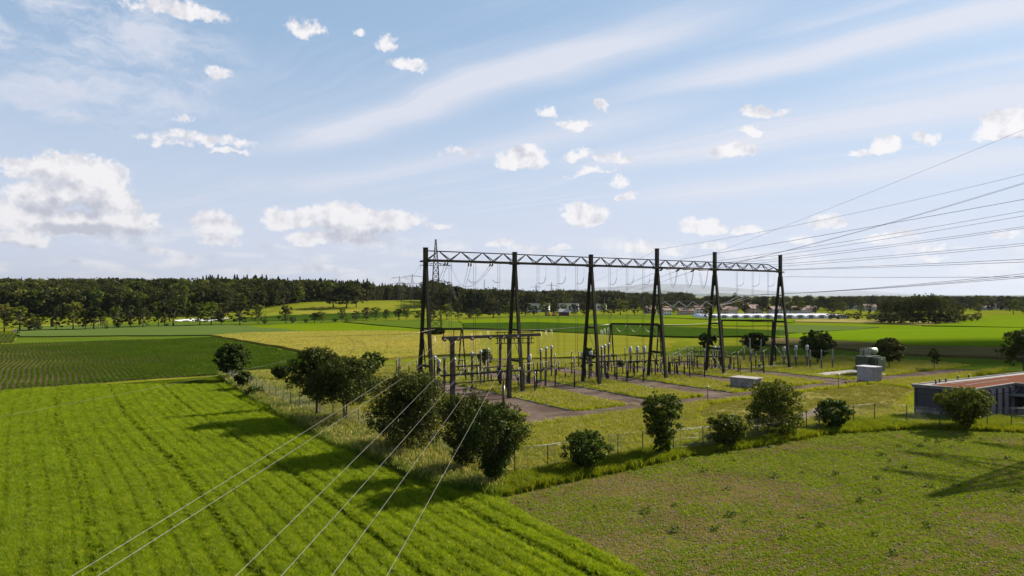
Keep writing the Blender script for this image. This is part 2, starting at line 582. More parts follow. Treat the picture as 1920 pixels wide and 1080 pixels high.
M['meadow'] = field_mat('meadow ground', (0.0790, 0.0950, 0.0055), (0.1242, 0.1292, 0.0114), (0.0564, 0.0798, 0.0035), 0.08, 1.8)
structure(ground_sheet().build('ground', M['meadow']), 'wide flat green meadow ground reaching to the horizon')

layer = [0]


def field(name, pts, mat, label, h=0.0, ground=False):
    """a field: sheet on the ground, or a block of standing crop of height h"""
    poly = [G(*p) for p in pts] if not ground else pts
    fine = []
    for i in range(len(poly)):                                # borders wander a little
        (x0, y0), (x1, y1) = poly[i], poly[(i + 1) % len(poly)]
        L = math.hypot(x1 - x0, y1 - y0)
        n = int(min(60, max(1, L / max(1.5, 0.02 * min(y0, y1)))))
        for k in range(n):
            x, y = x0 + (x1 - x0) * k / n, y0 + (y1 - y0) * k / n
            a = 0.0035 * y + 0.12
            fine.append((x + a * noise.noise((x * .11, y * .11, 1.5)) + a * .6 * noise.noise((x * .5, y * .5, 4.5)), y + 1.6 * a * noise.noise((x * .11, y * .11, 7.5)) + a * noise.noise((x * .5, y * .5, 9.5))))
    poly = fine
    layer[0] += 1
    z = 0.004 * layer[0]
    hill = any(hz(*p) > 0.05 for p in poly)
    mb = MB()
    if hill:
        me = bmesh.new()
        vs_ = [me.verts.new((p[0], p[1], 0)) for p in poly]
        me.faces.new(vs_)
        bmesh.ops.triangulate(me, faces=me.faces[:])
        for _ in range(6):
            long = [e for e in me.edges if e.calc_length() > 18]
            if not long:
                break
            bmesh.ops.subdivide_edges(me, edges=long, cuts=1, use_grid_fill=False)
            bmesh.ops.triangulate(me, faces=[f for f in me.faces if len(f.verts) > 3])
        me.verts.ensure_lookup_table()
        me.verts.index_update()
        mb.add([(v.co.x, v.co.y, hz(v.co.x, v.co.y) + 0.06 + z) for v in me.verts], [tuple(v.index for v in f.verts) for f in me.faces])
        for i, f in enumerate(mb.f):
            a, b_, c = (Vector(mb.v[j]) for j in f[:3])
            if (b_ - a).cross(c - a).z < 0:
                mb.f[i] = tuple(reversed(f))
        me.free()
    else:
        area = sum(poly[i][0] * poly[(i + 1) % len(poly)][1] - poly[(i + 1) % len(poly)][0] * poly[i][1] for i in range(len(poly)))
        if area < 0:
            poly = poly[::-1]
        if h:
            mb.prism(poly, 0.001, h + z)
        else:
            mb.add([(p[0], p[1], z) for p in poly], [tuple(range(len(poly)))])
    o = mb.build(name, mat)
    structure(o, label)
    return poly


FM = dict(
    crop=field_mat('young cereal ground', (0.026, 0.038, 0.002), (0.050, 0.066, 0.003), None, 0.3, 3.0),
    bare=field_mat('crumbly soil', (0.1040, 0.0768, 0.0253), (0.0653, 0.0513, 0.0154), (0.0871, 0.0986, 0.0077), 0.22, 3.5, (1, 1), 0.95, 0.9, 0.2, 0.35),
    potato=field_mat('potato field soil', (0.0945, 0.0714, 0.0330), (0.0595, 0.0462, 0.0216), None, 0.3, 3.0),
    potleaf=field_mat('dense potato leaves', (0.0176, 0.0440, 0.0040), (0.0320, 0.0680, 0.0060), None, 0.6, 1.6, (1, 1), 0.9, 1.0, 0.5),
    grain=field_mat('ripening grain', (0.1862, 0.1558, 0.0270), (0.1634, 0.1444, 0.0240), (0.1368, 0.1330, 0.0204), 0.02, 1.2, (1, 2.2), 0.95, 0.4, 0.2, 0.04),
    grain2=field_mat('half ripe grain', (0.1326, 0.1275, 0.0140), (0.1014, 0.1087, 0.0096), (0.1521, 0.1350, 0.0200), 0.04, 1.0, (0.5, 2.0), 0.95, 0.7, 0.3),
    bright=field_mat('bright green grass', (0.0748, 0.1098, 0.0030), (0.0924, 0.1231, 0.0042), None, 0.05, 0.9, (0.4, 1.5), 0.95, 0.6, 0.3),
    vivid=field_mat('vivid green barley', (0.0726, 0.1170, 0.0029), (0.0882, 0.1324, 0.0043), None, 0.03, 0.8, (0.3, 1.5), 0.95, 0.5, 0.3),
    mid=field_mat('mid green crop', (0.0495, 0.0778, 0.0067), (0.0660, 0.0913, 0.0092), None, 0.05, 0.8, (0.5, 2.0), 0.95, 0.7, 0.4),
    dark=field_mat('dark green leafy crop', (0.0179, 0.0385, 0.0035), (0.0310, 0.0550, 0.0049), (0.0138, 0.0275, 0.0028), 0.10, 0.7, (0.5, 2.0), 0.95, 0.9, 0.5),
    blue=field_mat('blue green grain', (0.0540, 0.0825, 0.0176), (0.0684, 0.0924, 0.0210), None, 0.05, 0.7, (0.4, 1.6), 0.95, 0.6, 0.3),
    tan=field_mat('dry tan grass', (0.2028, 0.1650, 0.0570), (0.1560, 0.1387, 0.0420), None, 0.05, 0.9, (0.4, 1.8), 0.95, 0.6, 0.3),
    rough=field_mat('rough brown grass', (0.1080, 0.0825, 0.0330), (0.0760, 0.0660, 0.0216), (0.0480, 0.0562, 0.0120), 0.08, 1.0, (0.3, 1.4), 0.95, 0.7, 0.4),
    hill=field_mat('hill meadow', (0.1275, 0.1320, 0.0120), (0.0978, 0.1160, 0.0088), (0.1700, 0.1480, 0.0240), 0.012, 0.5, (0.5, 1.5), 0.95, 0.4, 0.4),
)
CROP = field('crop_field', [(-330, 762), (0, 735), (410, 705), (432, 722), (475, 752), (560, 800), (625, 838), (735, 880), (815, 915), (930, 935), (1010, 978), (1100, 1024),
                            (1215, 1085), (1420, 1240), (-1100, 1240)], FM['crop'], 'bright green young cereal field in the left foreground')
BARE = field('bare_field', [(930, 935), (1050, 908), (1180, 882), (1300, 855), (1400, 842), (1560, 815), (1720, 805), (1920, 812), (2300, 825), (2600, 1240), (1420, 1240), (1215, 1085),
                            (1100, 1024), (1010, 978)], FM['bare'], 'brown soil field with sparse weeds in the right foreground')
POTATO = field('potato_field', [(-260, 752), (0, 733), (240, 714), (405, 703), (470, 694), (545, 689), (602, 684), (590, 673), (560, 664), (400, 633), (300, 637), (0, 646), (-200, 652)],
               FM['potato'], 'dark green potato field planted in curving ridged rows')
ROWS2 = field('row_crop_field', [(-150, 626), (30, 626), (26, 643), (-190, 648)], FM['potato'], 'small pale row crop patch at the far left')
GRAIN = field('grain_field', [(402, 631), (470, 626), (560, 624), (700, 622), (795, 624), (900, 628), (900, 668), (790, 671), (730, 676), (672, 679), (562, 660)], FM['grain'],
              'ochre ripening grain field behind the left trees', 0.55)
field('grain_field', [(800, 624), (900, 621), (1010, 624), (1170, 632), (1270, 640), (1240, 662), (1100, 672), (900, 678), (901, 628)], FM['grain2'], 'yellow green grain field behind the main gantry', 0.45)
field('grass_strip', [(33, 634), (230, 632), (400, 628), (400, 633), (300, 637), (30, 645)], FM['mid'], 'narrow grassy strip above the potato rows')
field('leafy_field', [(35, 616), (400, 609), (470, 614), (590, 624), (470, 626), (402, 630), (230, 631), (33, 633)], FM['blue'], 'blue green field below the far left trees', 0.4)
field('grass_field', [(455, 613), (560, 608), (640, 606), (790, 619), (795, 622), (700, 622), (590, 624)], FM['bright'], 'bright green wedge field in the left middle distance', 0.3)
field('grass_field', [(645, 605), (800, 600), (860, 604), (870, 616), (795, 618)], FM['mid'], 'mid green field below the far row of small trees', 0.4)
field('rough_strip', [(620, 622.5), (800, 615), (850, 617), (800, 623)], FM['rough'], 'brown rough strip beside the ochre grain field')
field('dark_field', [(870, 608), (1000, 606), (1150, 611), (1300, 616), (1470, 622), (1480, 632), (1300, 634), (1140, 630), (1010, 622), (868, 617)], FM['dark'],
      'dark leafy crop strip behind the gantry', 0.5)
field('grass_field', [(860, 601), (1000, 598), (1200, 600), (1400, 604), (1480, 612), (1300, 612), (1150, 610), (1000, 605), (868, 607)], FM['bright'], 'sunlit yellow green strip across the middle distance', 0.3)
field('grass_field', [(870, 596), (1000, 592), (1220, 591), (1280, 597), (1200, 599), (1000, 597)], FM['mid'], 'pale green strip below the far hedge trees', 0.3)
field('grass_field', [(1180, 591), (1320, 593), (1480, 600), (1490, 606), (1400, 603), (1290, 598)], FM['vivid'], 'vivid green strip in front of the white tunnels', 0.3)
field('grass_field', [(1320, 600), (1480, 601), (1490, 600), (1560, 598), (1500, 603)], FM['mid'], 'dull green strip beside the white tunnels')
field('tan_field', [(1490, 601), (1560, 598), (1700, 603), (1800, 606), (1730, 610), (1600, 606), (1490, 604)], FM['tan'], 'dry tan grass strip before the big copse', 0.3)
field('grass_field', [(1480, 606), (1600, 607), (1730, 611), (1650, 614), (1480, 609)], FM['bright'], 'thin bright strip beside the tan grass')
field('grain_field', [(1478, 610), (1650, 615), (1600, 620), (1500, 626), (1440, 626)], FM['blue'], 'blue green grain field right of the gantry', 0.4)
field('barley_field', [(1440, 632), (1500, 627), (1600, 621), (1700, 614), (1920, 617), (2100, 620), (2150, 640), (1920, 654), (1700, 650), (1560, 640), (1470, 636)], FM['vivid'],
      'vivid green barley field right of the gantry', 0.45)
field('barley_field', [(1730, 612), (1800, 606), (1920, 598), (2150, 596), (2200, 616), (1920, 616), (1800, 613)], FM['vivid'], 'vivid green barley field at the right edge', 0.4)
field('grass_field', [(1790, 604), (1870, 590), (2200, 588), (2200, 595), (1920, 597)], FM['bright'], 'pale green meadow beyond the copse')
field('rough_strip', [(1390, 638), (1470, 637), (1560, 641), (1700, 651), (1920, 656), (2150, 642), (2200, 668), (1920, 676), (1700, 668), (1560, 655), (1400, 648)], FM['rough'],
      'rough brown grass belt behind the transformers', 0.5)
field('dark_field', [(1230, 664), (1300, 650), (1400, 649), (1560, 656), (1700, 669), (1920, 677), (2200, 670), (2250, 700), (1900, 697), (1700, 690), (1500, 680), (1350, 672)], FM['mid'],
      'green grass field behind the transformers')
field('meadow_field', [(-60, 618), (36, 613), (400, 601), (560, 597), (780, 594), (640, 604), (455, 612), (36, 615)], FM['mid'], 'green meadow under the far left trees')
field('tan_field', [(120, 617), (300, 610), (390, 609), (390, 605), (290, 606), (200, 607), (40, 611)], FM['tan'], 'dry tan strip glimpsed below the far trees')
field('hill_field', [(470, 597), (620, 590), (790, 584), (900, 588), (900, 570), (800, 564.5), (690, 565), (610, 567), (560, 571), (530, 580)], FM['hill'], 'yellow green meadow rising to the forest edge')
field('hill_crop', [(420, 604), (450, 597), (560, 590), (680, 587), (790, 584), (800, 592), (660, 600), (560, 603)], FM['dark'], 'dark green crop on the foot of the hill')

# station axes: u along the main gantry, v towards the near fence
UX, UY = 0.84172, 0.53991
TH = math.atan2(UY, UX)
GX, GY = -10.856, 85.773
BAY = 13.329


def UV(u, v):
    return (GX + UX * u + UY * v, GY + UY * u - UX * v)


def toUV(x, y):
    dx, dy = x - GX, y - GY
    return dx * UX + dy * UY, dx * UY - dy * UX


def asphalt_mat():
    m, b = new_mat('old cracked asphalt')
    pos = b.n('ShaderNodeNewGeometry').outputs['Position']
    big = b.noise(pos, 0.22, 5, 0.6, 0.6)
    fine = b.noise(pos, 9.0, 5, 0.7)
    col = b.mix(b.ramp(big, 0.38, 0.64), rgb((0.058, 0.041, 0.033)), rgb((0.108, 0.079, 0.064)))
    col = b.mix(b.ramp(fine, 0.55, 0.75), col, rgb((0.125, 0.102, 0.086)))
    vo = b.n('ShaderNodeTexVoronoi', feature='DISTANCE_TO_EDGE')
    b.put(vo.inputs['Vector'], b.v('MULTIPLY_ADD', b.noise(pos, 0.8, 4, 0.6, color=True), (1.2, 1.2, 0), pos))
    vo.inputs['Scale'].default_value = 0.28
    crack = b.m('MULTIPLY', b.ramp(vo.outputs['Distance'], 0.0, 0.02, 1.0, 0.0), b.ramp(big, 0.45, 0.55))
    col = b.mix(crack, col, rgb((0.05, 0.06, 0.02)))
    moss = b.noise(pos, 0.55, 6, 0.7)
    col = b.mix(b.ramp(moss, 0.60, 0.72, 0, 0.7), col, rgb((0.10, 0.10, 0.030)))
    pale = b.noise(b.v('MULTIPLY', pos, (0.5, 0.5, 1)), 0.33, 6, 0.7, 1.5)
    col = b.mix(b.ramp(pale, 0.56, 0.70, 0, 0.75), col, rgb((0.17, 0.145, 0.125)))
    return finish(m, b, principled(b, col, 1.0, 0, bump(b, fine, 0.4, 0.02), 0.0))


M['asphalt'] = asphalt_mat()
LANES = [(4.2, 10.3), (18.6, 23.8), (31.7, 37.4), (45.2, 50.4), (58.5, 64.0)]
PAVE = []


def pave(name, uv, label, z, mat='asphalt'):
    poly = [UV(*p) for p in uv]
    if sum(poly[i][0] * poly[(i + 1) % len(poly)][1] - poly[(i + 1) % len(poly)][0] * poly[i][1] for i in range(len(poly))) < 0:
        poly = poly[::-1]
    mb = MB()
    mb.add([(p[0], p[1], z) for p in poly], [tuple(range(len(poly)))])
    structure(mb.build(name, M[mat]), label)
    PAVE.append(poly)


pave('service_road', [(-1.0, 16.9), (2.0, 20.6), (20, 20.5), (40, 20.4), (66, 20.6), (88, 22.5), (104, 22.5), (104, 17.0), (66, 17.0)], 'grey asphalt service road along the front of the yard', 0.028)
for i, (a, c) in enumerate(LANES):
    pave('yard_lane', [(a, -19.0), (c, -19.0), (c, 16.9), (a, 16.9)], 'asphalt lane between grass islands, %s from the left' % ORD[i], 0.024)
pave('back_lane', [(12, -22), (50, -22), (50, -19.0), (12, -19.0)], 'asphalt lane across the back of the yard', 0.020)
pave('gravel_pad', [(66.5, 8.5), (84, 8.5), (84, 12.6), (66.5, 12.6)], 'pale concrete pad under the transformer', 0.016, 'concrete')
pave('gravel_strip', [(66, -4.5), (77, -4.5), (77, -1.5), (66, -1.5)], 'pale gravel strip under the grey posts', 0.014, 'concrete')
M['path'] = field_mat('worn gravel path', (0.17, 0.14, 0.11), (0.13, 0.11, 0.075), (0.12, 0.12, 0.04), 0.3, 3.0)
pave('gravel_path', [(15, 33.5), (25, 33.2), (33, 31.0), (38.2, 29.0), (38.2, 30.4), (33, 32.6), (25, 34.8), (15, 35.0)], 'worn gravel path through the mown grass', 0.012, 'path')
# raised kerbs of the islands: one kerb each side of each lane
kerb_label = []
for i, (a, c) in enumerate(LANES):
    for s, uu in (('left', a - 0.08), ('right', c + 0.08)):
        k = MB()
        seg = 9
        for j in range(seg):
            v0, v1 = -18.8 + j * (35.5 / seg), -18.8 + (j + 1) * (35.5 / seg) - 0.03
            p, q = UV(uu, v0), UV(uu, v1)
            k.bar((p[0], p[1], 0.055), (q[0], q[1], 0.055), 0.16, 0.15)
        structure(k.build('kerb', M['kerb']), 'low concrete kerb on the %s side of the %s asphalt lane' % (s, ORD[i]))


# ------------------------------------------------------------------ scattered plants (what nobody could count)
def source_collection(name, objs):
    c = bpy.data.collections.new(name)
    for o in objs:
        c.objects.link(o)
    return c


def blade_tuft(name, n, h, spread, w, mat, lean=0.35, seeds=0, seed=0, smat=None):
    r = random.Random(seed)
    v, f, mi = [], [], []
    for i in range(n):
        a, rad = r.uniform(0, 6.283), spread * math.sqrt(r.random())
        x, y = rad * math.cos(a), rad * math.sin(a)
        hh = h * r.uniform(0.65, 1.1)
        la, ll = r.uniform(0, 6.283), lean * hh * r.uniform(0.3, 1.2)
        fa = r.uniform(0, 3.1416)
        wx, wy = w * math.cos(fa) / 2, w * math.sin(fa) / 2
        o = len(v)
        mx, my = x + 0.35 * ll * math.cos(la), y + 0.35 * ll * math.sin(la)
        tx, ty = x + ll * math.cos(la), y + ll * math.sin(la)
        v += [(x - wx, y - wy, 0), (x + wx, y + wy, 0), (mx + wx * .85, my + wy * .85, hh * .6), (mx - wx * .85, my - wy * .85, hh * .6), (tx, ty, hh)]
        f += [(o, o + 1, o + 2, o + 3), (o + 3, o + 2, o + 4)]
        mi += [0, 0]
        if i < seeds:
            o = len(v)
            k = w * 1.1
            v += [(tx - k, ty, hh * .95), (tx + k, ty, hh * .95), (tx + k * .4, ty + k, hh * 1.18), (tx - k * .4, ty + k, hh * 1.18)]
            f += [(o, o + 1, o + 2, o + 3)]
            mi += [1]
    me = bpy.data.meshes.new(name)
    me.from_pydata(v, [], f)
    me.materials.append(mat)
    if smat:
        me.materials.append(smat)
        me.polygons.foreach_set('material_index', mi)
    me.update()
    return bpy.data.objects.new(name, me)


def leaf_clump(name, n, rad, hgt, size, mat, seed=0, flat=0.5):
    r = random.Random(seed)
    v, f = [], []
    for i in range(n):
        a, q = r.uniform(0, 6.283), rad * math.sqrt(r.random())
        c = Vector((q * math.cos(a), q * math.sin(a), hgt * r.uniform(0.15, 1.0) * (1 - 0.5 * (q / rad) ** 2)))
        nrm = Vector((r.gauss(0, flat), r.gauss(0, flat), 1)).normalized()
        t = nrm.cross(Vector((math.cos(a), math.sin(a), 0.1))).normalized()
        s = nrm.cross(t)
        k = size * r.uniform(0.6, 1.3)
        o = len(v)
        v += [c - s * k, c + t * k * .55, c + s * k, c - t * k * .55]
        f.append((o, o + 1, o + 2, o + 3))
    me = bpy.data.meshes.new(name)
    me.from_pydata([tuple(p) for p in v], [], f)
    me.materials.append(mat)
    me.update()
    return bpy.data.objects.new(name, me)


def stone_src(name, mat, seed):
    r = random.Random(seed)
    bm = bmesh.new()
    bmesh.ops.create_icosphere(bm, subdivisions=1, radius=1)
    for v in bm.verts:
        v.co *= r.uniform(0.7, 1.2)
        v.co.z *= 0.6
    me = bpy.data.meshes.new(name)
    bm.to_mesh(me)
    bm.free()
    me.materials.append(mat)
    return bpy.data.objects.new(name, me)


def scatter(name, label, cat, x, y, z, scl, src, tilt=0.0, parent=None, rz=None):
    n = len(x)
    me = bpy.data.meshes.new(name)
    me.vertices.add(n)
    me.vertices.foreach_set('co', np.stack([x, y, z], 1).astype(np.float32).ravel())
    rot = np.stack([rng.normal(0, tilt, n), rng.normal(0, tilt, n), rng.uniform(0, 6.283, n) if rz is None else rz], 1)
    if np.ndim(scl) == 1:
        scl = np.stack([scl, scl, scl], 1)
    for an, av in (('rot', rot), ('scl', scl)):
        at = me.attributes.new(an, 'FLOAT_VECTOR', 'POINT')
        at.data.foreach_set('vector', av.astype(np.float32).ravel())
    at = me.attributes.new('pick', 'INT', 'POINT')
    at.data.foreach_set('value', rng.integers(0, 1000, n).astype(np.int32))
    o = bpy.data.objects.new(name, me)
    COL.objects.link(o)
    g = bpy.data.node_groups.new('scatter ' + name, 'GeometryNodeTree')
    g.interface.new_socket('Geometry', in_out='INPUT', socket_type='NodeSocketGeometry')
    g.interface.new_socket('Geometry', in_out='OUTPUT', socket_type='NodeSocketGeometry')
    N, L = g.nodes, g.links
    gi, go = N.new('NodeGroupInput'), N.new('NodeGroupOutput')
    ci = N.new('GeometryNodeCollectionInfo')
    ci.inputs['Collection'].default_value = src
    ci.inputs['Separate Children'].default_value = True
    ci.inputs['Reset Children'].default_value = True
    ip = N.new('GeometryNodeInstanceOnPoints')
    ip.inputs['Pick Instance'].default_value = True

    def attr(nm, typ):
        a = N.new('GeometryNodeInputNamedAttribute')
        a.data_type = typ
        a.inputs['Name'].default_value = nm
        return a.outputs['Attribute']
    e2r = N.new('FunctionNodeEulerToRotation')
    L.new(attr('rot', 'FLOAT_VECTOR'), e2r.inputs[0])
    L.new(gi.outputs[0], ip.inputs['Points'])
    L.new(ci.outputs[0], ip.inputs['Instance'])
    L.new(attr('pick', 'INT'), ip.inputs['Instance Index'])
    L.new(e2r.outputs[0], ip.inputs['Rotation'])
    L.new(attr('scl', 'FLOAT_VECTOR'), ip.inputs['Scale'])
    L.new(ip.outputs[0], go.inputs[0])
    md = o.modifiers.new('scatter', 'NODES')
    md.node_group = g
    tag(o, label, cat, None, 'stuff')
    return o


def sample(poly, dens, ymin=None, ymax=None):
    """random points in a ground polygon; dens(x, y) points per square metre"""
    P = np.array(poly)
    x0, y0 = P.min(0)
    x1, y1 = P.max(0)
    if ymin is not None:
        y0 = max(y0, ymin)
    if ymax is not None:
        y1 = min(y1, ymax)
    # only what the lens can see, with a margin for a step to the side
    X, Y = [], []
    for ya in np.arange(y0, y1, 6.0):
        yb = min(ya + 6.0, y1)
        xa, xb = max(x0, -0.80 * yb - 6), min(x1, 0.80 * yb + 6)
        if xb <= xa:
            continue
        dm = 60.0
        ymid = (ya + yb) / 2
        d0 = dens(np.array([0.0]), np.array([ymid]), True)[0]
        n = int((xb - xa) * (yb - ya) * d0)
        xx, yy = rng.uniform(xa, xb, n), rng.uniform(ya, yb, n)
        keep = inpoly(xx, yy, poly)
        xx, yy = xx[keep], yy[keep]
        keep = rng.random(len(xx)) < dens(xx, yy, False) / d0
        X.append(xx[keep])
        Y.append(yy[keep])
    return np.concatenate(X), np.concatenate(Y)


RD = np.array([-0.571, 0.821])      # direction of sowing
RN = np.array([0.821, 0.571])

# ---- young cereal
LM = {}
LM['crop'] = leaf_mat('cereal blades', (0.0570, 0.1008, 0.0011), (0.1824, 0.2632, 0.0027), 0.58, (0.2736, 0.3136, 0.0180), 0.25, True, 0.40)
LM['weed'] = leaf_mat('weed leaves', (0.1028, 0.1563, 0.0023), (0.1623, 0.2164, 0.0034), 0.45, None, 0.2)
LM['weed2'] = leaf_mat('dark weed leaves', (0.0280, 0.0525, 0.0048), (0.0440, 0.0713, 0.0064), 0.35, None, 0.2)
LM['potato'] = leaf_mat('potato leaves', (0.0340, 0.0656, 0.0024), (0.0638, 0.1025, 0.0040), 0.35, None, 0.1)
LM['meadow'] = leaf_mat('meadow blades', (0.1433, 0.1898, 0.0019), (0.2175, 0.2386, 0.0049), 0.50, (0.2972, 0.2712, 0.0189), 0.10)
LM['tall'] = leaf_mat('tall verge grass', (0.0735, 0.1254, 0.0080), (0.1365, 0.1848, 0.0224), 0.48, (0.1890, 0.2072, 0.0520), 0.12)
LM['lush'] = leaf_mat('lush verge grass', (0.0743, 0.1150, 0.0028), (0.1386, 0.1702, 0.0070), 0.50, (0.2178, 0.1932, 0.0210), 0.15)
LM['straw'] = leaf_mat('grass seed heads', (0.2890, 0.2460, 0.0960), (0.2210, 0.2050, 0.0600), 0.3)
LM['grain'] = leaf_mat('grain ears', (0.1880, 0.1640, 0.0325), (0.1720, 0.1520, 0.0292), 0.35, None, 0.06)
LM['dry'] = leaf_mat('mown dry grass', (0.2090, 0.1760, 0.0383), (0.1425, 0.1452, 0.0180), 0.3, None, 0.12)

crop_src = source_collection('crop tufts', [blade_tuft('tuft', 18, 0.40, 0.10, 0.017, LM['crop'], 0.55, 0, s) for s in range(5)])


def tram(x, y):
    c = x * RN[0] + y * RN[1] + 0.35 * np.sin((x * RD[0] + y * RD[1]) / 11.0)
    t = np.abs(((c + 1.2) % 6.4) - 3.2)                      # wheel tracks
    s = np.abs(((c + 0.3) % 1.12) - 0.56)                    # drill bouts
    w = 0.82 + 0.36 * (fbm(x, y, 0.5, 77) - 0.5)
    return np.clip((t - 0.04) / 0.38, 0.22, 1) * np.clip(0.32 + s / 0.40, 0, 1) * w


def d_crop(x, y, peak):
    base = np.interp(y, [30, 45, 60, 95], [95, 66, 38, 18])
    return base if peak else base * tram(x, y)


cx, cyv = sample(CROP, d_crop, 26, 100)
hgt = (0.7 + 0.5 * fbm(cx, cyv, 0.25, 3)) * (0.38 + 0.62 * tram(cx, cyv))
scw = np.interp(cyv, [30, 60, 100], [1.0, 1.35, 2.0])
scatter('cereal_crop', 'dense young green cereal plants with darker wheel tracks, left foreground', 'crop', cx, cyv, np.full(len(cx), 0.004), np.stack([scw, scw, hgt * np.interp(cyv, [30, 100], [1.0, 1.15])], 1), crop_src, 0.08)

# ---- weeds, clods and stones on the bare field
weed_src = source_collection('weeds', [leaf_clump('weed', 12, 0.10, 0.07, 0.025, LM['weed'], s, 0.7) for s in range(4)])
weed2_src = source_collection('big weeds', [leaf_clump('weed', 34, 0.26, 0.32, 0.075, LM['weed2'], s + 10, 0.7) for s in range(3)])


def d_weed(x, y, peak):
    base = np.interp(y, [30, 45, 75], [130, 84, 36])
    if peak:
        return base
    n = fbm(x, y, 0.16, 5) + 0.35 * (fbm(x, y, 0.9, 6) - 0.5)
    c = np.abs((((x * UX + y * UY) * 0 + x * -UY * -1 + 0 * y) % 3.0) - 1.5)
    n = n - 0.16 * np.clip((11.0 - x) / 9.0, 0, 1)
    return base * np.clip((n - 0.28) * 3.4, 0.14, 1) * (0.22 + 0.78 * np.clip(np.abs(((x * 0.5399 - y * 0.8417 + 0.25 * np.sin(x * .13)) % 0.84) - 0.42) / 0.30, 0, 1))


wx, wy = sample(BARE, d_weed, 26, 76)
scatter('field_weeds', 'sparse low green weeds over the brown soil field', 'weeds', wx, wy, np.full(len(wx), 0.008), rng.uniform(0.6, 1.5, len(wx)) * np.interp(wy, [30, 75], [1, 1.4]), weed_src, 0.15)
wx, wy = sample(BARE, lambda x, y, p: np.full(len(x), 0.05), 26, 76)
scatter('taller_weeds', 'scattered darker taller weeds on the brown soil field', 'weeds', wx, wy, np.full(len(wx), 0.008), rng.uniform(0.6, 1.3, len(wx)), weed2_src, 0.1)
M['stone'] = solid_mat('field stones', (0.42, 0.38, 0.33), (0.22, 0.19, 0.15), 0.9)
M['clod'] = solid_mat('soil clods', (0.13, 0.095, 0.06), (0.08, 0.06, 0.04), 0.95)
st_src = source_collection('stones', [stone_src('stone', M['stone'], s) for s in range(3)])
cl_src = source_collection('clods', [stone_src('clod', M['clod'], s + 5) for s in range(4)])
wx, wy = sample(BARE, lambda x, y, p: np.interp(y, [30, 75], [1.1, 0.4]), 26, 76)
scatter('field_stones', 'small pale stones strewn over the brown soil field', 'stones', wx, wy, np.full(len(wx), 0.01), rng.uniform(0.012, 0.05, len(wx)), st_src, 0.4)
wx, wy = sample(BARE, lambda x, y, p: np.interp(y, [30, 75], [16, 6]), 26, 76)
scatter('soil_clods', 'brown soil clods covering the bare field', 'soil', wx, wy, np.full(len(wx), 0.005), rng.uniform(0.03, 0.09, len(wx)), cl_src, 0.4)

# ---- potato rows
pot_src = source_collection('potato plants', [leaf_clump('plant', 46, 0.34, 0.46, 0.10, LM['potato'], s + 20, 0.55) for s in range(5)])
PX, PY, PS = [], [], []
cs = [p[0] * RN[0] + p[1] * RN[1] for p in POTATO]
ss = [p[0] * RD[0] + p[1] * RD[1] for p in POTATO]
for c in np.arange(min(cs), max(cs), 0.78):
    s = np.arange(min(ss), max(ss), 0.36) + rng.uniform(0, 0.3)
    s = s + rng.normal(0, 0.06, len(s))
    cc = c + 0.55 * np.sin(s / 13.0 + 0.6) + 0.25 * np.sin(s / 5.1 + c * 0.02) + rng.normal(0, 0.035, len(s))
    x, y = cc * RN[0] + s * RD[0], cc * RN[1] + s * RD[1]
    k = inpoly(x, y, POTATO) & (np.abs(x) < 0.80 * y + 6)
    x, y = x[k], y[k]
    px = 960 + FPX * x / np.maximum(y, 1)
    sz = np.interp(px, [0, 150, 330, 430], [0.60, 0.70, 0.78, 1.0]) * (0.75 + 0.5 * fbm(x, y, 0.08, 9))
    PX.append(x); PY.append(y); PS.append(sz)
PX, PY, PS = map(np.concatenate, (PX, PY, PS))
scatter('potato_plants', 'leafy potato plants in long curving ridged rows', 'crop', PX, PY, np.full(len(PX), 0.05), PS * rng.uniform(0.85, 1.15, len(PS)), pot_src, 0.08)
PX, PY = [], []
for c in np.arange(-60, 160, 1.15):
    s = np.arange(100, 360, 0.7)
    x, y = c * RN[0] + s * RD[0], c * RN[1] + s * RD[1]
    k = inpoly(x, y, ROWS2)
    PX.append(x[k]); PY.append(y[k])
PX, PY = np.concatenate(PX), np.concatenate(PY)
scatter('row_crop_plants', 'low plants in straight rows at the far left edge', 'crop', PX, PY, np.full(len(PX), 0.05), rng.uniform(0.9, 1.2, len(PX)), pot_src, 0.08)

# ---- grain texture on the near part of the ochre field
grain_src = source_collection('grain tufts', [blade_tuft('tuft', 14, 0.42, 0.45, 0.06, LM['grain'], 0.5, 0, s + 40) for s in range(4)])
gx, gy = sample(GRAIN, lambda x, y, p: np.interp(y, [130, 230], [3.2, 1.4]) if p else np.interp(y, [130, 230], [3.2, 1.4]) * np.clip(0.4 + fbm(x, y, 0.15, 11), 0, 1), 120, 260)
scatter('grain_ears', 'rough top of the ochre ripening grain', 'crop', gx, gy, np.full(len(gx), 0.46), np.stack([np.full(len(gx), 0.8), np.full(len(gx), 0.8), rng.uniform(0.35, 0.6, len(gx))], 1), grain_src, 0.1)

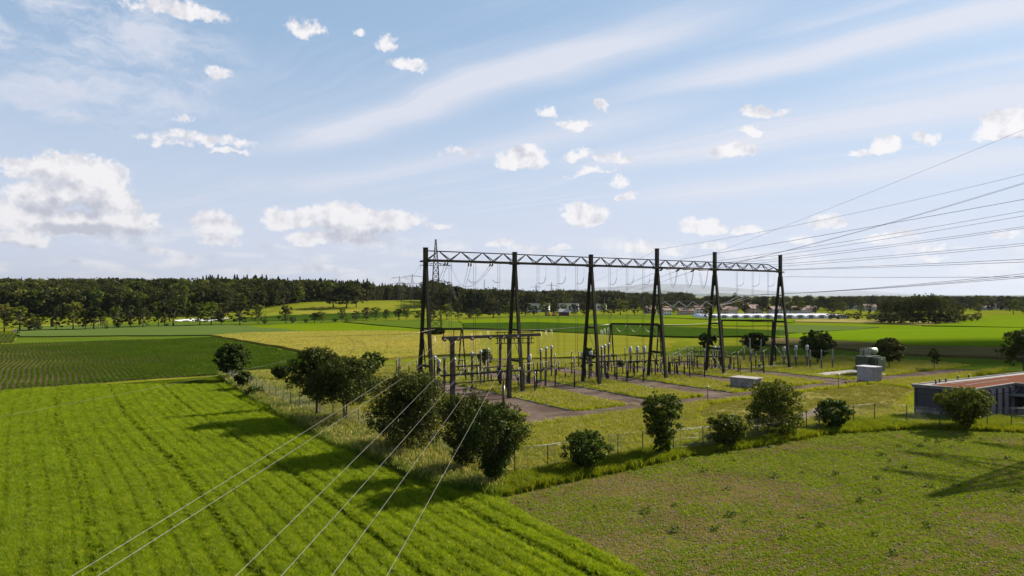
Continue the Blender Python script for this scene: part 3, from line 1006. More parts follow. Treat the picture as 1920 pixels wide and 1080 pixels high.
# ---- meadow in and round the yard
mead_src = source_collection('meadow tufts', [blade_tuft('tuft', 18, 0.42, 0.26, 0.030, LM['meadow'], 0.6, 4, s + 60, LM['straw']) for s in range(5)])
tall_src = source_collection('tall tufts', [blade_tuft('tuft', 24, 0.85, 0.28, 0.034, LM['tall'], 0.55, 3, s + 70, LM['straw']) for s in range(5)])
lush_src = source_collection('lush tufts', [blade_tuft('tuft', 24, 0.70, 0.28, 0.040, LM['lush'], 0.6, 0, s + 80) for s in range(5)])
dry_src = source_collection('dry tufts', [blade_tuft('tuft', 14, 0.14, 0.26, 0.030, LM['dry'], 0.9, 0, s + 90) for s in range(4)])
YARD = [UV(-15.5, -44), UV(-15.0, -5), UV(-13.0, 11), UV(-10.5, 27), UV(-11.0, 36.5), UV(8, 37.2), UV(37.5, 38.5), UV(38.0, 39.5), UV(60, 28), UV(104, 23), UV(104, -8), UV(70, -25), UV(40, -36), UV(12, -44)]
MOWN = [UV(17, 30), UV(21, 25), UV(27, 22.0), UV(40, 21.2), UV(64, 22.0), UV(62, 28), UV(41, 36), UV(30, 34.5), UV(22, 35.5)]


def offpave(x, y, pad=0.0):
    k = np.ones(len(x), bool)
    for p in PAVE:
        k &= ~inpoly(x, y, p)
    return k


def d_mead(x, y, peak):
    base = np.interp(y, [48, 70, 100, 140], [20, 15, 9, 5])
    if peak:
        return base
    k = offpave(x, y) & ~inpoly(x, y, MOWN)
    return base * k * np.clip(0.35 + 1.0 * fbm(x, y, 0.35, 21), 0, 1)


mx, my = sample(YARD, d_mead, 46, 150)
tall = 0.55 + 0.75 * fbm(mx, my, 0.22, 13)
sw = np.interp(my, [50, 140], [1.0, 1.7])
scatter('meadow_grass', 'tall yellow green meadow grass filling the substation yard', 'grass', mx, my, np.full(len(mx), 0.0), np.stack([sw, sw, tall], 1), mead_src, 0.1)
mx, my = sample(MOWN, lambda x, y, p: np.full(len(x), 14.0) if p else 14.0 * np.clip(fbm(x, y, 0.3, 31) * 1.6 - 0.25, 0.05, 1) * offpave(x, y), 60, 130)
scatter('mown_grass', 'short dry mown grass patch left of the flat roofed building', 'grass', mx, my, np.full(len(mx), 0.0), rng.uniform(0.8, 1.6, len(mx)), dry_src, 0.1)
structure(MB().add([(p[0], p[1], 0.007) for p in (MOWN if sum(MOWN[i][0] * MOWN[(i + 1) % len(MOWN)][1] - MOWN[(i + 1) % len(MOWN)][0] * MOWN[i][1] for i in range(len(MOWN))) > 0 else MOWN[::-1])],
                   [tuple(range(len(MOWN)))]).build('mown_ground', field_mat('mown dry ground', (0.1520, 0.1326, 0.0390), (0.1200, 0.1209, 0.0252), (0.1760, 0.1482, 0.0720), 0.25, 2.0)),
          'dry mown ground beside the service road')
# verge outside and along the fence
VERGE_L = [G(*p) for p in [(410, 705), (432, 722), (475, 752), (560, 800), (625, 838), (735, 880), (815, 915), (930, 935), (945, 905), (900, 870), (850, 832), (760, 808), (650, 778), (570, 745), (500, 718), (455, 704)]]
VERGE_R = [G(*p) for p in [(930, 935), (1050, 908), (1180, 882), (1300, 855), (1400, 842), (1560, 815), (1720, 805), (1920, 812), (2100, 820), (2100, 792), (1920, 786), (1720, 782), (1560, 795), (1400, 818), (1300, 832), (1180, 855), (1050, 878), (945, 902)]]
mx, my = sample(VERGE_L, lambda x, y, p: np.interp(y, [45, 70, 110], [26, 18, 9]) if p else np.interp(y, [45, 70, 110], [26, 18, 9]) * np.clip(0.4 + fbm(x, y, 0.3, 41), 0, 1), 40, 115)
scatter('verge_grass', 'tall pale grass along the left fence and its trees', 'grass', mx, my, np.zeros(len(mx)), 0.65 + 0.6 * fbm(mx, my, 0.4, 43), tall_src, 0.16)
mx, my = sample(VERGE_R, lambda x, y, p: np.interp(y, [45, 70, 110], [28, 20, 10]) if p else np.interp(y, [45, 70, 110], [28, 20, 10]) * np.clip(0.4 + fbm(x, y, 0.3, 45), 0, 1), 40, 115)
scatter('verge_grass', 'lush green grass along the near fence above the bare field', 'grass', mx, my, np.zeros(len(mx)), 0.5 + 0.7 * fbm(mx, my, 0.4, 47), lush_src, 0.16)


# ------------------------------------------------------------------ trees
def crown_profile(kind, t):
    if kind == 'ball':
        return (0.18 + 0.80 * math.sin(math.pi / 2 * min(1, t / 0.55))) if t < 0.55 else math.sqrt(max(0.0, 1 - ((t - 0.55) / 0.47) ** 2)) * 0.98
    if kind == 'vase':
        return (0.10 + 1.27 * t ** 0.9) if t < 0.66 else max(0.0, 0.93 * math.sqrt(max(0.0, 1 - ((t - 0.66) / 0.36) ** 2)))
    if kind == 'column':
        return (0.28 + 1.15 * t - 0.30 * t * t) * (1 if t < 0.72 else max(0.12, math.sqrt(max(0.0, 1 - ((t - 0.72) / 0.30) ** 2))))
    if kind == 'broad':
        return (math.sin(math.pi * min(1, t * 1.15 + 0.12)) ** 0.6) if t < 0.76 else max(0.0, math.sqrt(max(0.0, 1 - ((t - 0.45) / 0.56) ** 2)))
    return math.sin(math.pi * (0.08 + 0.88 * t)) ** 0.7      # oval


def leaf_quads(cen, out, size, r, droop=0.2):
    """n leaf quads as arrays: centres, outward directions, sizes"""
    n = len(cen)
    nrm = out + r.normal(0, 0.65, (n, 3)) + np.array([0, 0, 0.45])
    nrm /= np.linalg.norm(nrm, axis=1, keepdims=True)
    ref = r.normal(0, 1, (n, 3))
    t = np.cross(nrm, ref)
    t /= np.linalg.norm(t, axis=1, keepdims=True) + 1e-9
    s = np.cross(nrm, t)
    k = (size * r.uniform(0.6, 1.35, n))[:, None]
    v = np.stack([cen - s * k, cen + t * k * 0.62, cen + s * k, cen - t * k * 0.62], 1)
    return v.reshape(-1, 3)


def quads_mesh(name, v, mat):
    n = len(v) // 4
    me = bpy.data.meshes.new(name)
    me.vertices.add(len(v))
    me.vertices.foreach_set('co', v.astype(np.float32).ravel())
    me.loops.add(n * 4)
    me.loops.foreach_set('vertex_index', np.arange(n * 4, dtype=np.int32))
    me.polygons.add(n)
    me.polygons.foreach_set('loop_start', np.arange(0, n * 4, 4, dtype=np.int32))
    me.materials.append(mat)
    me.update(calc_edges=True)
    return me


def make_tree(H, W, clear, kind, seed, n_clump, n_leaf, leaf, lmat, stems=1, ragged=0.28, lean=0.0):
    """returns (trunk mesh, crown mesh): limbs to clumps, clumps of small leaves spread through the crown"""
    r = np.random.default_rng(seed)
    rr = random.Random(seed)
    cl = []
    for k in range(n_clump):
        t = rr.random() ** 0.85
        a = k * 2.39996 + rr.uniform(-0.5, 0.5)
        q = (0.35 + 0.65 * math.sqrt(rr.random()))
        lump = 1 + ragged * math.sin(3 * a + seed) * math.cos(5 * t + seed) + rr.uniform(-ragged, ragged) * 0.8
        rad = W * crown_profile(kind, t) * q * lump * 0.92
        z = clear + (H - clear) * (0.05 + 0.90 * t)
        cl.append((rad * math.cos(a) + lean * t, rad * math.sin(a), z, W * rr.uniform(0.14, 0.27) * (0.55 + 0.45 * min(1.0, t * 2.2))))
    nshoot = int(n_clump * 0.9)
    for k in range(nshoot):                                # thin shoots that break the outline
        t = rr.random() ** 0.6
        a = rr.uniform(0, 6.283)
        rad = W * crown_profile(kind, t) * rr.uniform(0.86, 1.16)
        cl.append((rad * math.cos(a) + lean * t, rad * math.sin(a), clear + (H - clear) * min(1.03, 0.04 + 0.93 * t + 0.08 * rr.random()), W * rr.uniform(0.05, 0.11)))
    C = np.array(cl)
    w = C[:, 3] ** 1.7
    idx = r.choice(len(C), n_leaf, p=w / w.sum())
    d = r.normal(0, 1, (n_leaf, 3))
    d /= np.linalg.norm(d, axis=1, keepdims=True)
    rad = C[idx, 3] * r.uniform(0.25, 1.0, n_leaf) ** 0.6
    cen = C[idx, :3] + d * rad[:, None] * np.array([1, 1, 0.85])
    cen[:, 2] = np.maximum(cen[:, 2], clear * 0.6 + 0.05)
    out = cen - np.array([0, 0, clear + (H - clear) * 0.45])
    out /= np.linalg.norm(out, axis=1, keepdims=True) + 1e-9
    crown = quads_mesh('crown', leaf_quads(cen, d * 0.6 + out * 0.5, leaf, r), lmat)
    tb = MB()
    tr = max(0.035, H * 0.020) / math.sqrt(stems)
    for s in range(stems):
        sa = s * 6.283 / stems + seed
        off = 0.0 if stems == 1 else W * 0.30
        p0 = Vector((0.06 * math.cos(sa) * (stems > 1), 0.06 * math.sin(sa) * (stems > 1), -0.1))
        p1 = Vector((off * 0.25 * math.cos(sa), off * 0.25 * math.sin(sa), clear + 0.15 * (H - clear)))
        p2 = Vector((off * math.cos(sa) + lean * .5, off * math.sin(sa), clear + 0.62 * (H - clear)))
        tb.tube([p0, p0.lerp(p1, 0.5) + Vector((rr.uniform(-.04, .04), rr.uniform(-.04, .04), 0)), p1, p2], tr * 1.15, 6, tr * 0.35)
        for k in range(s, len(cl), max(1, stems * (2 if len(cl) > 50 else 1))):
            c = cl[k]
            b0 = p1.lerp(p2, min(0.95, max(0.0, (c[2] - clear) / (H - clear) - 0.3)))
            tip = Vector(c[:3])
            tb.tube([b0, b0.lerp(tip, 0.5) + Vector((0, 0, 0.04 * H * rr.random())), tip], tr * 0.38, 4, tr * 0.10, caps=False)
    return tb.mesh('trunk'), crown


def make_conifer(H, W, seed, n_leaf, leaf, lmat):
    r = np.random.default_rng(seed)
    t = r.random(n_leaf) ** 0.75
    a = r.uniform(0, 6.283, n_leaf)
    tier = 0.72 + 0.28 * np.cos((t * 17 + seed) * 2 * np.pi * 0.5)
    rad = W * (1 - t) ** 0.85 * tier * np.sqrt(r.uniform(0.15, 1.0, n_leaf)) + 0.1
    z = H * (0.10 + 0.90 * t) - rad * 0.28
    cen = np.stack([rad * np.cos(a), rad * np.sin(a), z], 1)
    out = np.stack([np.cos(a), np.sin(a), np.full(n_leaf, -0.2)], 1)
    crown = quads_mesh('crown', leaf_quads(cen, out, leaf, r), lmat)
    tb = MB().tube([(0, 0, -0.2), (0, 0, H * 0.97)], H * 0.013, 5, 0.02)
    return tb.mesh('trunk'), crown


def place_tree(name, meshes, loc, label, cat='tree', group=None, rz=0.0, scale=(1, 1, 1)):
    t = thing(name, label, cat, loc, rz, group)
    t.scale = scale
    for nm, me in zip(('trunk', 'crown'), meshes):
        o = bpy.data.objects.new(nm, me)
        COL.objects.link(o)
        o.parent = t
        if nm == 'trunk' and not me.materials:
            me.materials.append(M['bark'])
    return t


LM['dark'] = leaf_mat('dark broad leaves', (0.0151, 0.0290, 0.0029), (0.0335, 0.0494, 0.0048), 0.30, None, 0.5)
LM['olive'] = leaf_mat('bronze tinged leaves', (0.0200, 0.0308, 0.0031), (0.0427, 0.0503, 0.0060), 0.30, (0.0783, 0.0567, 0.0086), 0.6)
LM['shrub'] = leaf_mat('shrub leaves', (0.0160, 0.0330, 0.0034), (0.0560, 0.0860, 0.0070), 0.38, (0.1250, 0.1250, 0.0120), 0.9)
LM['fresh'] = leaf_mat('fresh green leaves', (0.0285, 0.0546, 0.0048), (0.0552, 0.0835, 0.0077), 0.32, None, 0.3)
LM['forest'] = leaf_mat('forest leaves', (0.0095, 0.0157, 0.0030), (0.0589, 0.0650, 0.0120), 0.26, (0.0808, 0.0762, 0.0180), 0.03, True, 0.75)
LM['forest2'] = leaf_mat('lighter forest leaves', (0.0572, 0.0901, 0.0077), (0.1168, 0.1401, 0.0142), 0.30, (0.1548, 0.1377, 0.0226), 0.03, True, 0.5)
LM['needle'] = leaf_mat('spruce needles', (0.0099, 0.0143, 0.0049), (0.0186, 0.0220, 0.0072), 0.12, None, 0.05)

# near trees: (column, foot row, top row, half width px, kind, clear share, leaves, colour, stems, label, category)
near = [
    (435, 713, 643, 29, 'oval', .16, 6500, 'dark', 1, 'dark oval tree with a bare stem at the far corner of the left fence', 'tree'),
    (456, 731, 696, 16, 'vase', .06, 2600, 'dark', 3, 'small vase shaped bush just right of the dark oval tree', 'bush'),
    (477, 745, 727, 19, 'ball', .02, 2600, 'shrub', 3, 'low spreading green bush at the left fence', 'bush'),
    (528, 714, 685, 18, 'vase', .08, 2600, 'dark', 3, 'small vase shaped bush standing alone in pale grass', 'bush'),
    (594, 787, 650, 48, 'broad', .30, 12000, 'olive', 1, 'large dark tree behind the multi stemmed tree at the left fence', 'tree'),
    (647, 797, 670, 66, 'broad', .32, 17000, 'olive', 4, 'spreading tree with several bare stems at the left fence', 'tree'),
    (698, 708, 660, 21, 'ball', .14, 3600, 'fresh', 1, 'small round green tree in front of the ochre grain field', 'tree'),
    (768, 852, 695, 72, 'broad', .10, 21000, 'olive', 2, 'big bronze tinged tree under the left end of the gantry', 'tree'),
    (870, 893, 733, 42, 'column', .05, 11000, 'olive', 3, 'upright bronze tree left of the corner tree', 'tree'),
    (928, 917, 752, 58, 'vase', .04, 14000, 'dark', 4, 'dense dark vase shaped tree at the near fence corner', 'tree'),
    (1099, 886, 807, 38, 'ball', .02, 7500, 'shrub', 4, 'round green bush on the near fence, right of the corner tree', 'bush'),
    (1241, 859, 736, 35, 'column', .04, 9500, 'shrub', 4, 'tall upright green shrub on the near fence', 'shrub'),
    (1362, 840, 776, 33, 'ball', .02, 6500, 'shrub', 4, 'round green bush right of the tall upright shrub', 'bush'),
    (1452, 819, 713, 50, 'broad', .04, 10500, 'shrub', 4, 'wide spreading green tree in front of the concrete hut', 'tree'),
    (1563, 806, 748, 28, 'ball', .02, 5500, 'shrub', 4, 'small round bush between the wide tree and the building', 'bush'),
    (1810, 806, 726, 42, 'vase', .04, 8500, 'shrub', 4, 'green bush with golden tips covering the building corner', 'bush'),
    (910, 688, 655, 13, 'oval', .1, 2200, 'fresh', 2, 'small tree behind the round headed posts', 'tree'),
    (1104, 683, 652, 13, 'oval', .1, 1600, 'fresh', 2, 'thin yellowish bush behind the third gantry tower', 'bush'),
    (1327, 659, 624, 15, 'ball', .1, 2200, 'dark', 1, 'dark round tree just left of the fifth gantry tower', 'tree'),
    (1415, 663, 624, 20, 'ball', .12, 3000, 'dark', 1, 'dark round tree between the last two gantry towers', 'tree'),
    (1533, 682, 620, 29, 'vase', .1, 4500, 'dark', 4, 'dark spiky tree left of the green transformer', 'tree'),
    (1667, 690, 633, 25, 'oval', .2, 3800, 'olive', 1, 'dark bronze tree right of the green transformer', 'tree'),
    (1752, 694, 652, 9, 'oval', .2, 420, 'olive', 1, 'thin sapling right of the green transformer', 'sapling'),
    (1920, 700, 618, 40, 'broad', .15, 5000, 'olive', 2, 'dark tree cut by the right edge of the picture', 'tree'),
    (820, 630, 615, 12, 'ball', .02, 1600, 'dark', 2, 'dark bush at the foot of the tall lattice pylon', 'bush'),
    (1163, 688, 676, 7, 'ball', .02, 700, 'fresh', 2, 'little bush at the back of the yard', 'bush'),
]
for i, (px, py, top, hw, kind, clr, nl, colr, stems, lab, cat) in enumerate(near):
    x, y = G(px, py)
    H = Zat(top, y)
    W = hw / FPX * y
    leaf = max(0.07, 0.00145 * y) * (1.0 if nl > 3000 else 1.15)
    # a few upright leaders so that the outline is not smooth
    me = make_tree(H * 0.97, W * 1.04, H * clr, kind, 100 + i, max(26, int(nl / 62)), int(nl * 1.35), leaf, LM[colr], stems, 0.30)
    place_tree({'bush': 'bush', 'shrub': 'shrub', 'sapling': 'sapling'}.get(cat, 'leafy_tree'), me, (x, y, 0), lab, cat)

# far tree models, shared by all copies (unit: metres, scaled per copy)
FAR = []
for i, (kind, W, clr, lm) in enumerate([('broad', 5.2, .16, 'forest2'), ('oval', 4.2, .14, 'forest2'), ('oval', 4.6, .10, 'forest'), ('broad', 5.6, .12, 'forest'), ('ball', 5.4, .10, 'forest'), ('oval', 3.4, .2, 'olive'), ('broad', 7.0, .03, 'forest')]):
    FAR.append(make_tree(15.0, W, 15 * clr, kind, 300 + i, 44, 2600, 0.36, LM[lm], 1, 0.40))
CON = [make_conifer(20.0, 4.6, 400 + i, 1500, 0.42, LM['needle']) for i in range(3)]


def far_tree(px, foot, top, hw, k, label, group, name='leafy_tree', cat='tree'):
    x, y = G(px, foot)
    z = hz(x, y)
    H = Zat(top, y) - z
    W = hw / FPX * y
    base_w = (5.2, 4.2, 4.6, 5.6, 5.4, 3.4, 7.0)[k]
    sx = W / base_w
    return place_tree(name, FAR[k], (x, y, z), label, cat, group, random.uniform(0, 6.28), (sx, sx, H / 15.0))


row_left = [(8, 622, 570, 20), (37, 622, 575, 22), (72, 621, 590, 15), (105, 620, 573, 17), (137, 619, 566, 21), (160, 619, 578, 15), (176, 619, 575, 18), (192, 618, 584, 9), (220, 616, 574, 12),
            (245, 615, 573, 14), (268, 615, 576, 15), (297, 613, 566, 16), (309, 613, 563, 13), (325, 612, 562, 17), (375, 612, 568, 19), (396, 611, 566, 19), (415, 610, 568, 17),
            (450, 610, 566, 20), (484, 608, 571, 14), (536, 607, 572, 14), (590, 606, 586, 9), (602, 606, 584, 10), (642, 604, 576, 8), (667, 602, 583, 9), (687, 601, 576, 10), (705, 601, 576, 11),
            (724, 600, 580, 7), (748, 600, 579, 11), (762, 600, 577, 8), (784, 600, 583, 9)]
for i, (px, ft, tp, hw) in enumerate(row_left):
    far_tree(px, ft, tp, hw, (0, 1, 4, 2, 0, 3, 5)[i % 7], 'leafy tree, %s from the left in the row before the forest' % ORD[i], 'trees in the row before the forest')
for i, (px, ft, tp, hw) in enumerate([(56, 622, 600, 7), (66, 622, 596, 9), (222, 616, 598, 9), (548, 607, 594, 7), (573, 606, 598, 5), (496, 608, 598, 6), (628, 604, 597, 6), (650, 604, 597, 4), (200, 618, 610, 4), (313, 613, 606, 5)]):
    far_tree(px, ft, tp, hw, 4, 'small bush, %s from the left along the far left tree row' % ORD[i], 'bushes along the far left tree row', 'bush', 'bush')
row_mid = [(812, 601, 568, 13), (838, 600, 570, 13), (859, 599, 571, 12), (881, 598, 577, 10), (896, 597, 578, 8), (925, 596, 563, 23), (953, 594, 572, 11), (985, 593, 568, 15), (1001, 592, 573, 9), (1023, 592, 566, 15),
           (1041, 592, 567, 9), (1057, 591, 570, 9), (1076, 592, 570, 9), (1095, 592, 566, 13), (1131, 590, 569, 9), (1147, 591, 567, 12), (1163, 590, 562, 17), (1190, 590, 564, 11), (1211, 590, 567, 10)]
for i, (px, ft, tp, hw) in enumerate(row_mid):
    far_tree(px, ft, tp, hw, (3, 0, 2, 4, 1)[i % 5], 'leafy tree, %s from the left in the row behind the gantry' % ORD[i], 'trees in the row behind the gantry')
row_town = [(1240, 592, 572, 9), (1262, 591, 570, 8), (1290, 590, 571, 9), (1324, 598, 571, 10), (1352, 588, 568, 8), (1383, 588, 562, 7), (1396, 588, 567, 8), (1430, 588, 567, 13), (1482, 588, 566, 13),
            (1503, 588, 564, 9), (1528, 588, 565, 9), (1560, 588, 567, 13), (1580, 588, 566, 10), (1615, 589, 572, 8), (1630, 590, 568, 7), (1806, 584, 569, 9), (1835, 589, 568, 7), (1900, 589, 561, 14), (1918, 588, 566, 10)]
for i, (px, ft, tp, hw) in enumerate(row_town):
    far_tree(px, ft, tp, hw, (1, 0, 4, 2)[i % 4], 'leafy tree, %s from the left in the row before the town' % ORD[i], 'trees in the row before the town')
for i, (px, ft, tp, hw) in enumerate([(1557, 600, 586, 9), (1572, 600, 587, 9), (1590, 599, 587, 8), (1607, 601, 585, 11), (1630, 601, 587, 11), (1642, 602, 588, 8)]):
    far_tree(px, ft, tp, hw, 4, 'low round bush, %s from the left in the hedge before the copse' % ORD[i], 'bushes in the hedge before the copse', 'bush', 'bush')
copse = [(1660, 605, 562, 16), (1683, 606, 560, 17), (1706, 606, 557, 18), (1722, 607, 553, 17), (1741, 607, 552, 20), (1763, 607, 556, 19), (1781, 606, 563, 16), (1797, 605, 571, 14), (1672, 603, 566, 17), (1697, 601, 559, 20), (1751, 602, 555, 21)]
for i, (px, ft, tp, hw) in enumerate(copse):
    far_tree(px, ft, tp, hw * 1.15, 6, 'dark full tree in the big round copse, %s from the left in its %s' % ((ORD[i], 'front row') if i < 8 else (ORD[i - 8], 'back row')), 'trees of the big round copse')
for i, (px, ft, tp, hw) in enumerate([(1808, 604, 591, 9), (1822, 603, 589, 9), (1832, 602, 586, 8)]):
    far_tree(px, ft, tp, hw, 4, 'green bush right of the big copse, %s from the left' % ORD[i], 'bushes right of the big copse', 'bush', 'bush')
for i, px in enumerate((1652, 1670, 1690, 1712, 1733, 1754, 1774, 1790)):
    far_tree(px, 607.5, 586 + (i % 3) * 2, 19, 4, 'dark low bush under the big copse, %s from the left' % ORD[i], 'bushes under the big copse', 'bush', 'bush')
# solitary broad trees on the hill
for px, ft, tp, hw, lab in [(625, 577, 535, 24, 'dense dark tree group edge tree left on the hill meadow'), (650, 578, 532, 24, 'tallest dense tree standing out on the hill meadow'), (668, 577, 536, 18, 'dense dark tree at the right of the hill meadow group')]:
    far_tree(px, ft, tp, hw, 3, lab, None)
far_tree(347, 597, 535, 9, 0, 'pale green tree standing out before the dark forest', None)


# ---- the forest and far woods: one mass each
def unlinked(me_pair, nm):
    bm = bmesh.new()
    bm.from_mesh(me_pair[1])
    n0 = len(bm.faces)
    bm.from_mesh(me_pair[0])
    bm.faces.ensure_lookup_table()
    for f in bm.faces[n0:]:
        f.material_index = 1
    me = bpy.data.meshes.new(nm)
    bm.to_mesh(me)
    bm.free()
    me.materials.append(me_pair[1].materials[0])
    me.materials.append(M['bark'])
    return bpy.data.objects.new(nm, me)


fmod = [unlinked(FAR[k], 'forest tree') for k in (2, 3, 4, 2, 3, 4, 0, 5)]
broad_src = source_collection('forest broadleaf', fmod)
con_src = source_collection('forest conifers', [unlinked(c, 'forest spruce') for c in CON])
cen_src = source_collection('forest mixed', [unlinked(FAR[k], 'forest tree') for k in (2, 3, 4, 6, 6)])


def wood(name, label, rows, src, hmin, hmax, unit):
    X, Y, S = [], [], []
    for (pa, pb, ya0, ya1, yb0, yb1, n) in rows:       # columns and depth range, interpolated left to right
        px = rng.uniform(pa, pb, n)
        f = (px - pa) / (pb - pa)
        y0, y1 = ya0 + (yb0 - ya0) * f, ya1 + (yb1 - ya1) * f
        y = y0 + (y1 - y0) * rng.random(n) ** 1.3
        X.append((px - 960) / FPX * y)
        Y.append(y)
    X, Y = np.concatenate(X), np.concatenate(Y)
    Z = np.array([hz(a, b_) for a, b_ in zip(X, Y)])
    h = rng.uniform(hmin, hmax, len(X))
    sc = np.stack([h / unit * rng.uniform(0.85, 1.2, len(X)), h / unit * rng.uniform(0.85, 1.2, len(X)), h / unit], 1)
    return scatter(name, label, 'forest', X, Y, Z - 0.3, sc, src, 0.03)


wood('forest', 'dark broadleaf forest covering the rise on the left', [(-160, 430, 415, 640, 420, 640, 1000), (400, 570, 420, 620, 500, 680, 300), (560, 690, 505, 640, 540, 760, 240), (680, 830, 640, 900, 800, 1100, 260)], broad_src, 11, 17, 15.0)
wood('spruce_forest', 'dark spruce tops along the forest skyline on the left', [(-160, 400, 560, 720, 560, 720, 16), (380, 700, 600, 760, 600, 800, 230), (660, 850, 700, 1000, 850, 1200, 220)], con_src, 14, 20, 20.0)
wood('wooded_hills', 'dark woods on the skyline behind the gantry', [(800, 960, 470, 700, 520, 760, 260), (940, 1070, 560, 900, 620, 900, 170), (1050, 1170, 640, 900, 700, 1000, 330), (1150, 1300, 900, 1400, 900, 1400, 200)], cen_src, 14, 21, 16.0)
wood('town_woods', 'dark trees along the skyline beyond the town', [(1160, 2150, 620, 1500, 620, 1500, 950), (1780, 2150, 700, 1100, 650, 1000, 260)], cen_src, 9, 15.5, 16.0)


# ------------------------------------------------------------------ main gantry
gantry = thing('gantry', 'long dark steel gantry of six A-shaped towers and a lattice beam', 'gantry', (GX, GY, 0), TH)
TU = [0, BAY, 2 * BAY, 3 * BAY, 4 * BAY, 70.8]
TTOP = [19.1, 19.0, 19.1, 20.5, 20.4, 20.5]
ZB, ZT = 17.55, 18.75
for i, (u, top) in enumerate(zip(TU, TTOP)):
    mast = MB().bar((u, 0, 14.8), (u, 0, top), 0.50, 0.46)
    mast.box((u, 0, top + 0.03), (0.58, 0.54, 0.06))
    tower = mast.build('tower_mast', M['steel'], gantry)
    for s in (-1, 1):
        f0, f1 = (u, s * 1.95, 0.15), (u, s * 0.21, 16.6)
        MB().bar(f0, f1, 0.42, 0.38, 0.36).build('leg', M['steel'], tower)
        MB().box((u, s * 1.95, 0.15), (0.9, 0.9, 0.36)).build('foundation', M['concrete'], tower)

    def at(z):
        return 1.95 - (1.95 - 0.21) * (z - 0.15) / 16.45
    for z, h in ((4.3, 0.30), (8.5, 0.26), (13.2, 0.16)):
        MB().box((u, 0, z), (0.22, 2 * at(z) - 0.3, h)).build('cross_member', M['steel'], tower)
    MB().bar((u + 0.03, at(4.3) - 0.2, 4.2), (u + 0.03, -at(0.5) + 0.2, 0.5), 0.12).build('brace', M['steel'], tower)
    MB().bar((u + 0.03, at(8.4), 8.3), (u + 0.03, -at(4.5), 4.5), 0.06).build('brace', M['steel2'], tower)
    if i >= 3:
        MB().bar((u - 0.03, -at(13.0), 13.0), (u - 0.03, at(8.7), 8.7), 0.09).build('brace', M['steel'], tower)
    cap = MB().box((u, 0, ZB - 0.12), (1.15, 0.95, 0.20))
    cap.build('bearing_plate', M['steel'], tower)
for i in range(5):
    a, c = TU[i] + 0.24, TU[i + 1] - 0.24
    last = i == 4
    span = MB()
    for s in (-0.38, 0.38):
        span.bar((a, s, ZB), (c, s, ZB), 0.22, 0.28)
    beam = span.build('truss_beam', M['steel'], gantry)
    ztop = lambda u: ZT if not last or u < c - 3.4 else ZT - (u - (c - 3.4)) / 3.4 * 1.05
    nn = 8 if not last else 10
    tc = MB()
    tc.bar((a, 0, ZT), (c - (3.4 if last else 0), 0, ZT), 0.13)
    if last:
        tc.bar((c - 3.4, 0, ZT), (c, 0, ZB + 0.15), 0.13)
    tc.build('top_chord', M['steel2'], beam)
    dg, hg = MB(), MB()
    n2 = nn // 2
    w = (c - a) / n2
    for k in range(n2):
        x0, xm, x1 = a + k * w, a + (k + 0.5) * w, a + (k + 1) * w
        for s in (-0.34, 0.34):
            (dg if s < 0 else hg).bar((x0, s, ZB + 0.1), (xm - 0.12, 0, ztop(xm) - 0.05), 0.10)
            dg.bar((xm + 0.12, 0, ztop(xm) - 0.05), (x1, s, ZB + 0.1), 0.10)
        dg.bar((x0 + 0.05, -0.38, ZB + 0.002), (x0 + 0.05, 0.38, ZB + 0.002), 0.08)
    dg.build('diagonals', M['steel2'], beam)
    hg.build('diagonals', M['greysteel'], beam)
# lower lattice beam between the fourth and fifth tower
lb = MB()
a, c = TU[3] + 0.25, TU[4] - 0.25
lb.bar((a, 0, 11.25), (c, 0, 11.25), 0.16).bar((a, 0, 12.25), (c, 0, 12.25), 0.10)
lbo = lb.build('lower_truss_beam', M['greysteel'], gantry)
zz = MB()
for k in range(4):
    w = (c - a) / 4
    zz.bar((a + k * w, 0, 11.3), (a + (k + .42) * w, 0, 12.2), 0.09).bar((a + (k + .42) * w, 0, 12.2), (a + (k + 1) * w, 0, 11.3), 0.13)
zz.build('diagonals', M['alu'], lbo)


def beam_pt(u, dz=0.0, dv=0.0):
    x, y = UV(u, dv)
    return Vector((x, y, ZB - 0.12 + dz))


# ------------------------------------------------------------------ wires
def sagline(a, b_, sag, n=14):
    a, b_ = Vector(a), Vector(b_)
    return [a.lerp(b_, t / n) - Vector((0, 0, 4 * sag * (t / n) * (1 - t / n))) for t in range(n + 1)]


def wire(a, b_, sag, r, mat, label, group=None, name='power_cable', n=14, pts=None):
    o = MB().tube(pts or sagline(a, b_, sag, n), r, 5).build(name, M[mat])
    return tag(o, label, 'cable', group)


def disc_string(mb, a, b_, n=8, r=0.11):
    a, b_ = Vector(a), Vector(b_)
    ax = (b_ - a)
    L = ax.length
    prof = [(0.02, 0)]
    for k in range(n):
        z = L * (k + 0.3) / n
        prof += [(0.03, z), (r, z + L * 0.12 / n), (r * 0.9, z + L * .3 / n), (0.03, z + L * 0.42 / n)]
    prof.append((0.02, L))
    mb.lathe(a, prof, 7, ax.normalized())


